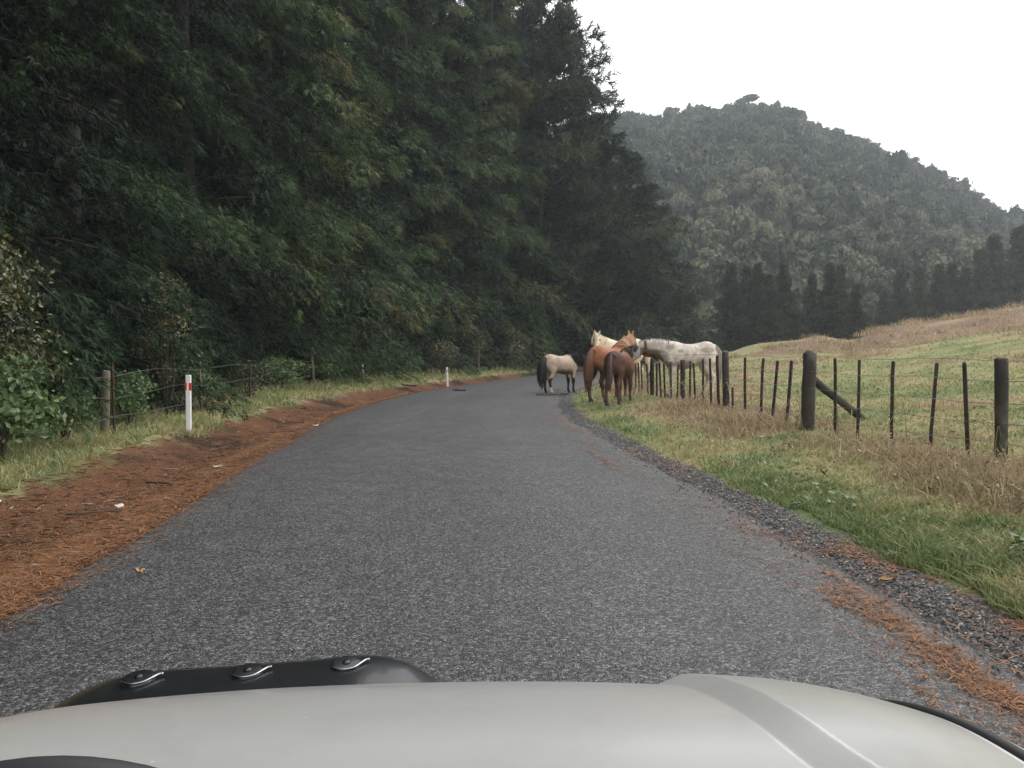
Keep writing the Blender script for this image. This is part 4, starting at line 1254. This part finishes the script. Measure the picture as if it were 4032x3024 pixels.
def horse(label, loc, heading, scale, neck, head_dir, head_up, legs, coat, mane_mat, tail_mat, mane_side=1, mane_len=0.2, tail_len=0.85, tail_w=0.075, fat=1.0, seed=1, head_len=0.58, mane_top=1.0, hoof_mat=None):
    r = np.random.default_rng(seed)
    me, co, hooves, (poll, hd, hu, hs, Nn) = horse_body(neck, head_dir, head_up, legs, fat, head_len=head_len)
    x, y = loc
    t = empty("horse", (x, y, gz(x, y)), math.radians(heading), scale)
    tag(t, label, "horse", "horses gathered at the roadside fence")
    c = coat(co, poll, hd, hu)
    at = me.attributes.new("coat", 'FLOAT_COLOR', 'POINT')
    cc = np.ones((len(co), 4), dtype=np.float32)
    cc[:, :3] = c
    at.data.foreach_set("color", cc.ravel())
    me.materials.clear()
    mk_obj("body", me, m_coat, t)
    for hx, hy in hooves:
        g = Geo()
        g.add(*tube(np.array([(hx + 0.018, hy, -0.012), (hx + 0.015, hy, 0.0), (hx, hy, 0.075)]), [0.064, 0.066, 0.047], 12, (1, 0, 0), [0.07, 0.072, 0.052]))
        mk_obj("hoof", g.mesh("hoof", True), hoof_mat or M_HOOF, t)
    for sg in (-1, 1):
        e = poll + hd * 0.16 * head_len / 0.59 + hu * 0.035 + hs * 0.092 * sg
        tz = np.array([-1, -0.7, 0, 0.7, 1]) * 0.02
        g = Geo()
        g.add(*tube(e + np.outer(tz, hs), np.sqrt(np.maximum(0.0, 1 - (tz / 0.0205) ** 2)) * 0.022, 8, hu))
        mk_obj("eye", g.mesh("eye", True), M_EYE, t)
    # tail: hanging bundle
    paths = []
    for k in range(70):
        a0, rr = r.uniform(0, 6.28), math.sqrt(r.random())
        ox, oy = math.cos(a0) * rr, math.sin(a0) * rr
        Lk = tail_len * (0.7 + 0.35 * r.random())
        P = []
        for q in np.linspace(0, 1, 7):
            wd = tail_w * (0.45 + 0.9 * math.sin(min(1, q * 1.3) * 2.2)) if q < 0.95 else tail_w * 0.5
            P.append((-0.715 - 0.10 * min(1, q * 3) - 0.03 * q + ox * wd * 0.8, oy * wd, 1.36 + 0.02 * oy - Lk * q * (0.5 + 0.5 * min(1, q * 2.5))))
        paths.append(P)
    g = strands(paths, 0.016, r)
    q = np.linspace(0, 1, 12)
    core = np.stack([-0.70 - 0.115 * np.minimum(1, q * 3) - 0.03 * q, 0 * q, 1.37 - tail_len * 0.85 * q * (0.5 + 0.5 * np.minimum(1, q * 2.5))], -1)
    g.add(*tube(core, tail_w * (0.5 + 0.75 * np.sin(np.minimum(1, q * 1.2) * 2.4)) * np.where(q > 0.9, 0.6, 1), 10, (1, 0, 0)), 0.35)
    mk_obj("tail", g.mesh("tail"), tail_mat, t)
    # mane
    paths = []
    nN = len(Nn)
    for k in range(110):
        q = r.random()
        i = 3 + q * (nN - 5)
        i0 = int(i)
        p = Nn[i0] + (Nn[min(i0 + 1, nN - 1)] - Nn[i0]) * (i - i0)
        tg = norm(Nn[min(i0 + 2, nN - 1)] - Nn[max(i0 - 2, 0)])
        sd = norm(np.cross(tg, np.array([0, 0, 1.0]))) if abs(tg[2]) < 0.98 else np.array([0, 1.0, 0])
        upn = np.cross(sd, tg)
        hh_ = np.interp(i / (nN - 1), [0, 0.3, 0.65, 1], [0.31, 0.25, 0.17, 0.125])
        hw = np.interp(i / (nN - 1), [0, 0.3, 0.7, 1], [0.19, 0.145, 0.095, 0.08])
        L_ = mane_len * (0.6 + 0.6 * r.random())
        sgn = mane_side if r.random() < 0.85 else -mane_side
        s_o = -sgn if False else sgn
        hw = np.interp(i / (nN - 1), [0, 0.35, 0.7, 1], [0.25, 0.195, 0.115, 0.09])
        P = [p + upn * hh_ * 0.9, p + upn * (hh_ + 0.03 * mane_top) + sd * s_o * 0.03, p + upn * (hh_ - 0.05) + sd * s_o * (hw * 0.85 + 0.015)]
        down = -upn * 0.8 + np.array([0, 0, -0.5])
        P.append(P[-1] + norm(down) * L_ * 0.5 + sd * s_o * 0.03)
        P.append(P[-1] + norm(down + r.normal(0, 0.15, 3)) * L_ * 0.5)
        paths.append(P)
    # forelock
    for k in range(14):
        p0 = poll + hu * 0.11 + hs * r.normal(0, 0.02)
        paths.append([p0, p0 + hd * 0.05 + hu * 0.02, p0 + hd * (0.14 + 0.08 * r.random()) - hu * 0.01 + hs * r.normal(0, 0.02)])
    mk_obj("mane", strands(paths, 0.022, r).mesh("mane"), mane_mat, t)
    return t

def lerp3(a, b_, f):
    return np.asarray(a)[None] * (1 - f[:, None]) + np.asarray(b_)[None] * f[:, None]
def n3(co, sx, sz, seed):
    return fbm(co[:, 0] * sx + co[:, 1] * sx * 0.7, co[:, 2] * sz + co[:, 1] * sz * 0.4, seed, 4)

STAND = [(0, 1, 'f', 0.0, 0), (0, -1, 'f', 0.03, 0), (0, 1, 'h', 0.0, 0), (0, -1, 'h', 0.06, 0)]

def coat_dun(co, poll, hd, hu):
    f = np.clip((n3(co, 3, 3, 5) - 0.35) * 1.6, 0, 1)
    c = lerp3((0.50, 0.39, 0.30), (0.40, 0.305, 0.235), f)
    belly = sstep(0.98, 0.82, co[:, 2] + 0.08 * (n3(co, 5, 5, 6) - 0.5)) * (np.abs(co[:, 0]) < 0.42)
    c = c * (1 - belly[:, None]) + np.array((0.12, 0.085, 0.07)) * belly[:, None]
    leg = sstep(0.66, 0.56, co[:, 2])
    c = c * (1 - leg[:, None]) + np.array((0.018, 0.018, 0.02)) * leg[:, None]
    neckf = sstep(0.44, 0.50, co[:, 0] + 0.75 * (co[:, 2] - 1.22) + 0.1 * (n3(co, 14, 14, 7) - 0.5)) * (co[:, 2] > 1.08)
    c = c * (1 - neckf[:, None]) + np.array((0.03, 0.026, 0.026)) * neckf[:, None]
    sock = ((co[:, 0] < -0.3) & (co[:, 2] < 0.26) & (co[:, 2] > 0.06)).astype(float) * (co[:, 1] < 0)
    c = c * (1 - sock[:, None]) + np.array((0.62, 0.54, 0.42)) * sock[:, None]
    hip = np.exp(-(((co[:, 0] + 0.28) / 0.10) ** 2 + ((co[:, 2] - 1.30) / 0.10) ** 2)) * 0.6
    return c * (1 - hip[:, None]) + np.array((0.20, 0.14, 0.11)) * hip[:, None]

def coat_chest(co, poll, hd, hu):
    f = np.clip((n3(co, 2.5, 3, 8) - 0.3) * 1.6, 0, 1)
    c = lerp3((0.36, 0.155, 0.078), (0.275, 0.110, 0.056), f)
    low = sstep(1.05, 0.75, co[:, 2])  # lower body darkened, shading painted into the coat colour
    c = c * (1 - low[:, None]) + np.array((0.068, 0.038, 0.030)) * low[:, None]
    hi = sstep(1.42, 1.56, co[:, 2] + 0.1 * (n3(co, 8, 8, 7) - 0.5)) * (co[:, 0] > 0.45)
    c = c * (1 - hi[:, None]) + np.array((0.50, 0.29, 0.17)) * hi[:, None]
    leg = ((co[:, 2] < 0.30)).astype(float)
    return c * (1 - leg[:, None]) + np.array((0.17, 0.125, 0.105)) * leg[:, None]

def coat_dark(co, poll, hd, hu):
    f = np.clip((n3(co, 3, 3, 9) - 0.3) * 1.6, 0, 1)
    c = lerp3((0.115, 0.052, 0.037), (0.066, 0.031, 0.024), f)
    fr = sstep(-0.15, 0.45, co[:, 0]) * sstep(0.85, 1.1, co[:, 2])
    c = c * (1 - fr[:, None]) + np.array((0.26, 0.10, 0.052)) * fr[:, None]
    hp = (co - poll) @ hd
    hn = np.linalg.norm(co - poll - np.outer(hp, hd), axis=1)
    muz = sstep(0.24, 0.42, hp) * (hn < 0.2) * (co[:, 0] > 0.6)
    c = c * (1 - muz[:, None]) + np.array((0.055, 0.036, 0.03)) * muz[:, None]
    leg = ((co[:, 2] < 0.34)).astype(float)
    return c * (1 - leg[:, None]) + np.array((0.115, 0.078, 0.062)) * leg[:, None]

def coat_cream(co, poll, hd, hu):
    f = np.clip((n3(co, 2.5, 2.5, 12) - 0.3) * 1.5, 0, 1)
    c = lerp3((0.76, 0.63, 0.455), (0.66, 0.52, 0.36), f)
    hp = (co - poll) @ hd
    hn = np.linalg.norm(co - poll - np.outer(hp, hd), axis=1)
    muz = sstep(0.50, 0.56, hp) * (hn < 0.2)
    return c * (1 - muz[:, None]) + np.array((0.13, 0.09, 0.075)) * muz[:, None]

def coat_pinto(co, poll, hd, hu):
    c = lerp3((0.66, 0.585, 0.505), (0.40, 0.335, 0.29), np.clip((n3(co, 8, 8, 14) - 0.36) * 2.0, 0, 1))
    pat = lambda x0, z0, sx, sz: np.exp(-(((co[:, 0] - x0) / sx) ** 2 + ((co[:, 2] - z0) / sz) ** 2) ** 2)
    n = n3(co, 4, 4, 15)
    d = np.clip(pat(-0.42, 1.26, 0.22, 0.11) + pat(0.55, 1.33, 0.16, 0.09) + 0.7 * pat(0.30, 1.24, 0.11, 0.07) + pat(0.22, 0.86, 0.42, 0.12) + 0.9 * pat(-0.3, 0.95, 0.20, 0.11), 0, 1)
    d = sstep(0.30, 1.0, d + 1.5 * (n - 0.5))
    c = c * (1 - d[:, None]) + np.array((0.29, 0.235, 0.215)) * d[:, None]
    hp = (co - poll) @ hd
    hv = (co - poll) @ hu
    onhead = (co[:, 0] > poll[0] - 0.06)
    chk = onhead * sstep(-0.02, 0.0, hp)
    c = c * (1 - chk[:, None]) + np.array((0.36, 0.335, 0.30)) * chk[:, None]
    blaze = onhead * sstep(0.025, 0.06, hv) * sstep(0.1, 0.16, hp)
    c = c * (1 - blaze[:, None]) + np.array((0.72, 0.68, 0.62)) * blaze[:, None]
    eye = onhead * np.exp(-(((hp - 0.10) / 0.10) ** 2 + ((hv - 0.05) / 0.05) ** 2) ** 2)
    c = c * (1 - eye[:, None]) + np.array((0.06, 0.042, 0.045)) * eye[:, None]
    thr = sstep(0.55, 0.82, co[:, 0] + 0.25 * (n3(co, 9, 9, 19) - 0.5)) * (co[:, 0] < poll[0] - 0.02) * sstep(1.27, 1.17, co[:, 2] - 0.16 * (co[:, 0] - 0.6)) * 0.85
    c = c * (1 - thr[:, None]) + np.array((0.115, 0.085, 0.075)) * thr[:, None]
    nb = np.exp(-((co[:, 0] - (poll[0] - 0.16)) / 0.045) ** 2) * (co[:, 2] > 1.27)
    return c * (1 - nb[:, None]) + np.array((0.05, 0.036, 0.04)) * nb[:, None]

H_BLACK = hair_mat("black_hair", (0.010, 0.010, 0.011), (0.035, 0.033, 0.034))
H_RED = hair_mat("chestnut_hair", (0.095, 0.045, 0.028), (0.24, 0.115, 0.065))
H_FLAX = hair_mat("flaxen_hair", (0.44, 0.27, 0.165), (0.68, 0.47, 0.33))
H_DARK = hair_mat("dark_brown_hair", (0.045, 0.028, 0.024), (0.15, 0.095, 0.07))
H_CREAM = hair_mat("cream_hair", (0.62, 0.54, 0.42), (0.85, 0.78, 0.66))
H_GREY = hair_mat("grizzled_hair", (0.10, 0.08, 0.08), (0.62, 0.55, 0.50))

horse("dun pony with black tail and mane standing at the road edge", (1.70, 27.0), 32, 0.94, [(0.75, 0, 1.30), (1.02, 0.02, 1.27), (1.26, 0.02, 1.14)], (0.6, 0.05, -0.8), (0.8, 0, 0.6),
      STAND, coat_dun, H_BLACK, H_BLACK, mane_side=1, mane_len=0.42, tail_len=1.15, tail_w=0.16, fat=1.10, seed=2)
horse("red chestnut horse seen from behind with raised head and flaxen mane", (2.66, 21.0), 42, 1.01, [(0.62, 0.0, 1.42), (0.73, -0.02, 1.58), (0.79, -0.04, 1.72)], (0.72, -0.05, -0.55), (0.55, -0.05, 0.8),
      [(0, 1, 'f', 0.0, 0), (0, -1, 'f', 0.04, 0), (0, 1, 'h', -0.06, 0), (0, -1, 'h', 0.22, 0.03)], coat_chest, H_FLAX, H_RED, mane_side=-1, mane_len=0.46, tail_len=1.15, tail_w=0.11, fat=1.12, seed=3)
horse("small dark brown horse seen from behind in front of the chestnut", (2.74, 19.55), 63, 0.90, [(0.68, -0.05, 1.34), (0.88, -0.20, 1.48), (0.98, -0.34, 1.58)], (0.45, -0.62, -0.45), (0.3, -0.4, 0.9),
      [(0, 1, 'f', 0.0, 0), (0, -1, 'f', 0.05, 0), (0, 1, 'h', -0.12, -0.02), (0, -1, 'h', 0.10, 0.02)], coat_dark, H_DARK, H_DARK, mane_side=1, mane_len=0.14, tail_len=0.95, tail_w=0.065, fat=1.08, seed=4)
horse("cream horse behind the chestnut turning its head to the camera", (3.70, 26.2), 181, 1.12, [(0.62, 0.0, 1.33), (0.72, 0.08, 1.47), (0.76, 0.20, 1.56)], (0.05, 0.55, -0.83), (0.0, 0.83, 0.55),
      STAND, coat_cream, H_CREAM, H_CREAM, mane_side=1, mane_len=0.26, tail_len=0.9, fat=1.05, seed=5)
horse("grey and white pinto horse reaching its head over the fence", (4.58, 19.85), 179, 0.95, [(0.74, 0.0, 1.28), (1.10, -0.02, 1.36), (1.36, -0.03, 1.33)], (0.60, 0.0, -0.80), (0.80, 0, 0.60),
      [(0, 1, 'f', 0.06, 0), (0, -1, 'f', -0.06, 0), (0, 1, 'h', -0.02, 0), (0, -1, 'h', 0.12, 0)], coat_pinto, H_GREY, H_GREY, mane_side=1, mane_len=0.10, tail_len=0.95, fat=1.10, seed=6, mane_top=1.2)

# ------------------------------------------------------------------ the car we look out of
M_PAINT, nt, b = new_mat("silver_paint")
pf = noise(nt, 900.0, 2)
dirt = noise(nt, 5.0, 6, 0.7)
cp = mixc(nt, ramp(nt, [(0.3, (0.54, 0.54, 0.53)), (0.7, (0.60, 0.60, 0.585))], pf), (0.43, 0.41, 0.375), mathn(nt, 'MULTIPLY', ramp(nt, [(0.5, (0, 0, 0)), (0.75, (1, 1, 1))], dirt), 0.35))
spk = nt.nodes.new("ShaderNodeTexVoronoi")
spk.inputs["Scale"].default_value = 9.0
tcp = nt.nodes.new("ShaderNodeTexCoord")
nt.links.new(tcp.outputs["Object"], spk.inputs["Vector"])
cp = mixc(nt, cp, (0.86, 0.85, 0.80), ramp(nt, [(0.02, (0.7,) * 3), (0.03, (0,) * 3)], spk.outputs["Distance"]))
nt.links.new(cp, b.inputs["Base Color"])
b.inputs["Metallic"].default_value = 0.3
b.inputs["Roughness"].default_value = 0.30
b.inputs["Coat Weight"].default_value = 0.6
b.inputs["Coat Roughness"].default_value = 0.12
M_BLACKP = plain_mat("black_plastic", (0.012, 0.013, 0.016), 0.28, 0, 0.5, 0.2, 20, 0.3)
M_RUBBER = plain_mat("rubber", (0.012, 0.012, 0.013), 0.7)
M_STEEL = plain_mat("steel_clip", (0.38, 0.39, 0.41), 0.25, 0.9)
M_DASH = plain_mat("dash_vinyl", (0.02, 0.02, 0.022), 0.6)

car = empty("car", (-0.17, 0.6, 0.0))
tag(car, "light silver car whose bonnet fills the bottom of the photo", "car")
def cpart(name, g_or_me, mat, smooth=True, parent=None):
    me = g_or_me.mesh(name, smooth) if isinstance(g_or_me, Geo) else g_or_me
    o = mk_obj(name, me, mat)
    o.parent = parent or car
    if parent is None:
        o.location = -Vector(car.location)
    return o
XC = -0.17
def bonnet_z(x, y):
    t = np.clip(y - 0.95, -0.4, None)
    z = 1.0 - 0.12 * t - 0.5 * 0.60 * t * np.abs(t)
    z = z - 0.048 * ((x - 0.12) / 1.12) ** 2
    rx = x - 0.115 * (1.5 - y)
    z = z + 0.024 * np.clip((rx - 0.283) / 0.048, 0, 1)
    z = z - 0.030 * np.clip((x - 0.42) / 0.22, 0, 2) ** 2 - 0.030 * np.clip((-0.76 - x) / 0.22, 0, 2) ** 2
    nose = np.clip(y - 1.50, 0, None)
    return z - 2.2 * nose ** 2 * 8
xs_ = np.concatenate([np.linspace(-0.99, 0.24, 40), np.linspace(0.25, 0.46, 64), np.linspace(0.47, 0.645, 14)])
ys_ = np.linspace(0.60, 1.72, 60)
X_, Y_ = np.meshgrid(xs_, ys_)
front_off = -0.10 * np.clip(np.abs(X_ - XC) / 0.82, 0, 1.2) ** 3 * sstep(1.0, 1.7, Y_)
Z_ = bonnet_z(X_, Y_)
Yb = Y_ + front_off
nX, nY = len(xs_), len(ys_)
V = np.stack([X_, Yb, Z_], -1).reshape(-1, 3)
F = np.array([(i * nX + j, i * nX + j + 1, (i + 1) * nX + j + 1, (i + 1) * nX + j) for i in range(nY - 1) for j in range(nX - 1)])
Vb = V - [0, 0, 0.012]
F2 = F[:, ::-1]
g = Geo()
g.add(V, None, F)
g.add(Vb, None, F2)
nV = len(V)
rim = []
for j in range(nX - 1):
    for i in (0, nY - 1):
        rim.append((i * nX + j, i * nX + j + 1, nV + i * nX + j + 1, nV + i * nX + j))
for i in range(nY - 1):
    for j in (0, nX - 1):
        rim.append((i * nX + j, (i + 1) * nX + j, nV + (i + 1) * nX + j, nV + i * nX + j))
g.F4.append(np.array(rim))
cpart("bonnet", g, M_PAINT)
# guards (wings) beyond the shut line on both sides
for sg in (1, -1):
    g = Geo()
    P = []
    yy = np.linspace(0.45, 1.66, 30)
    edge_x = 0.645 if sg > 0 else -0.99
    zed = bonnet_z(np.full(30, edge_x), yy)
    prof = [(0.020, -0.05), (0.021, -0.010), (0.030, -0.004), (0.05, -0.012), (0.075, -0.05), (0.09, -0.15), (0.095, -0.40)]
    V = np.array([[edge_x + sg * a_, y_ - 0.10 * max(0, (y_ - 1.0) / 0.7) ** 1.5, z_ + b_] for y_, z_ in zip(yy, zed) for a_, b_ in prof])
    k = len(prof)
    F = np.array([(i * k + j, i * k + j + 1, (i + 1) * k + j + 1, (i + 1) * k + j) for i in range(29) for j in range(k - 1)])
    g.add(V, None, F)
    cpart("wing", g, M_PAINT)
    g = Geo()
    pts_ = np.array([(edge_x + sg * 0.010, y_ - 0.10 * max(0, (y_ - 1.0) / 0.7) ** 1.5, z_ - 0.010) for y_, z_ in zip(yy, zed)])
    g.add(*tube(pts_ + np.array([0, 0, 0.005]), 0.0115, 6))
    cpart("bonnet_seal", g, M_RUBBER)
# front panel and bumper under the nose, front wheels
g = Geo()
box(g, -0.95, 0.62, 1.50, 1.56, 0.38, 0.70)
cpart("grille_panel", g, M_BLACKP, False)
g = Geo()
g.add(*tube(catmull([(-1.05, 1.35, 0.45), (-0.9, 1.62, 0.45), (-0.17, 1.72, 0.45), (0.58, 1.62, 0.45), (0.72, 1.35, 0.45)], 24), 0.09, 12, (0, 0, 1), 0.13))
cpart("bumper", g, M_PAINT)
for xw in (-0.98, 0.64):
    g = Geo()
    a_ = np.linspace(0, 2 * np.pi, 33)
    ring = np.stack([np.full(33, xw), 1.05 + 0.24 * np.cos(a_), 0.33 + 0.24 * np.sin(a_)], -1)
    g.add(*tube(ring, 0.085, 10, (1, 0, 0), 0.085))
    tyre = cpart("wheel", g, M_RUBBER)
    g = Geo()
    g.add(*tube(np.array([(xw - 0.05, 1.05, 0.33), (xw, 1.05, 0.33), (xw + 0.05, 1.05, 0.33)]), [0.17, 0.185, 0.17], 20, (0, 0, 1)))
    o = mk_obj("rim", g.mesh("rim", True), M_STEEL)
    o.parent = tyre
# dark bonnet guard with round clips, standing up at the front left
gx_ = np.array([(90, 1552), (140, 1515), (230, 1478), (330, 1460), (480, 1450), (640, 1438), (760, 1427), (810, 1427), (850, 1435), (890, 1450), (930, 1474), (965, 1503)], float)
gp = catmull(gx_, 50)
YG = 1.66
top = np.stack([(gp[:, 0] - 1106) / 1660 * YG, np.full(50, YG), 1.5 - (gp[:, 1] - 757) / 1660 * YG], -1)
prof = [(-0.30, -0.012), (-0.20, -0.004), (-0.12, 0.002), (-0.06, 0.004), (-0.02, 0.003), (0.0, 0.0), (0.010, -0.008), (0.014, -0.03), (0.012, -0.14)]
k = len(prof)
V = np.array([[p[0], p[1] + a_, p[2] + b_] for p in top for a_, b_ in prof])
F = np.array([(i * k + j, (i + 1) * k + j, (i + 1) * k + j + 1, i * k + j + 1) for i in range(49) for j in range(k - 1)])
g = Geo()
g.add(V, None, F)
guard = cpart("bonnet_guard", g, M_BLACKP)
for cxp, cyp in ((285, 1478), (525, 1463), (742, 1446)):
    yq = YG - 0.055
    c0 = np.array([(cxp - 1106) / 1660 * yq, yq, 1.5 - (cyp - 757) / 1660 * yq])
    nrm_ = norm(np.array([0.0, -0.10, 1.0]))
    g = Geo()
    g.add(*tube(np.array([c0 - nrm_ * 0.014, c0 - nrm_ * 0.002, c0 + nrm_ * 0.003, c0 + nrm_ * 0.004]), [0.034, 0.034, 0.032, 0.026], 22, (1, 0, 0)))
    g.add(*tube(np.array([c0 + nrm_ * 0.003, c0 + nrm_ * 0.008]), [0.010, 0.007], 10, (1, 0, 0)))
    clip = mk_obj("clip", g.mesh("clip", True), M_BLACKP)
    clip.parent = guard
    g = Geo()
    side = np.array([1.0, 0, 0])
    dn_ = np.cross(nrm_, side)
    pth = [c0 + nrm_ * 0.006 + side * a_ + dn_ * b_ for a_, b_ in ((-0.028, -0.020), (-0.005, -0.032), (0.018, -0.026), (0.030, -0.010), (0.040, 0.008), (0.048, 0.010))]
    pth = np.array(pth)
    if True:
        pth = c0 + (pth - c0) * np.array([1, 1, 1])
    g.add(*tube(catmull(pth, 16), np.linspace(0.0010, 0.0032, 16), 6))
    lv = mk_obj("lever", g.mesh("lever", True), M_STEEL)
    lv.parent = clip
# dashboard and steering wheel
g = Geo()
V = np.array([[x_, y_, z_] for x_ in np.linspace(-0.95, 0.6, 12) for y_, z_ in ((0.20, 0.72), (0.22, 0.90), (0.32, 0.97), (0.50, 0.985), (0.60, 0.97), (0.62, 0.72))])
F = np.array([(i * 6 + j, (i + 1) * 6 + j, (i + 1) * 6 + j + 1, i * 6 + j + 1) for i in range(11) for j in range(5)])
g.add(V, None, F)
cpart("dashboard", g, M_DASH)
a_ = np.linspace(0, 2 * np.pi, 49)
tilt = math.radians(62)
cz = np.array([-0.365, 0.60, 1.160]) - np.array([0, -math.cos(tilt), math.sin(tilt)]) * 0.165
ring = cz + np.outer(np.cos(a_), [1, 0, 0]) * 0.165 + np.outer(np.sin(a_), np.array([0, -math.cos(tilt), math.sin(tilt)])) * 0.165
g = Geo()
g.add(*tube(ring, 0.0155, 10, (0, math.sin(tilt), math.cos(tilt))))
wheel = cpart("steering_wheel", g, M_DASH)
for aa in (math.pi, 0.0, -math.pi / 2):
    g = Geo()
    e_ = cz + np.array([1, 0, 0]) * math.cos(aa) * 0.18 + np.array([0, -math.cos(tilt), math.sin(tilt)]) * math.sin(aa) * 0.18
    g.add(*tube(np.array([cz, (cz + e_) / 2, e_]), [0.03, 0.018, 0.014], 8))
    sp_ = mk_obj("spoke", g.mesh("spoke", True), M_DASH)
    sp_.parent = wheel

# ------------------------------------------------------------------ haze
g = Geo()
box(g, -720, 800, -62, 760, -2.0, 135)
m_haze = bpy.data.materials.new("haze")
m_haze.use_nodes = True
nt = m_haze.node_tree
nt.nodes.clear()
ho = nt.nodes.new("ShaderNodeOutputMaterial")
pv = nt.nodes.new("ShaderNodeVolumePrincipled")
pv.inputs["Color"].default_value = (0.82, 0.88, 0.97, 1)
pv.inputs["Density"].default_value = 0.0007
pv.inputs["Anisotropy"].default_value = 0.2
nt.links.new(pv.outputs[0], ho.inputs["Volume"])
tag(mk_obj("haze", g.mesh("haze"), m_haze), kind="stuff")
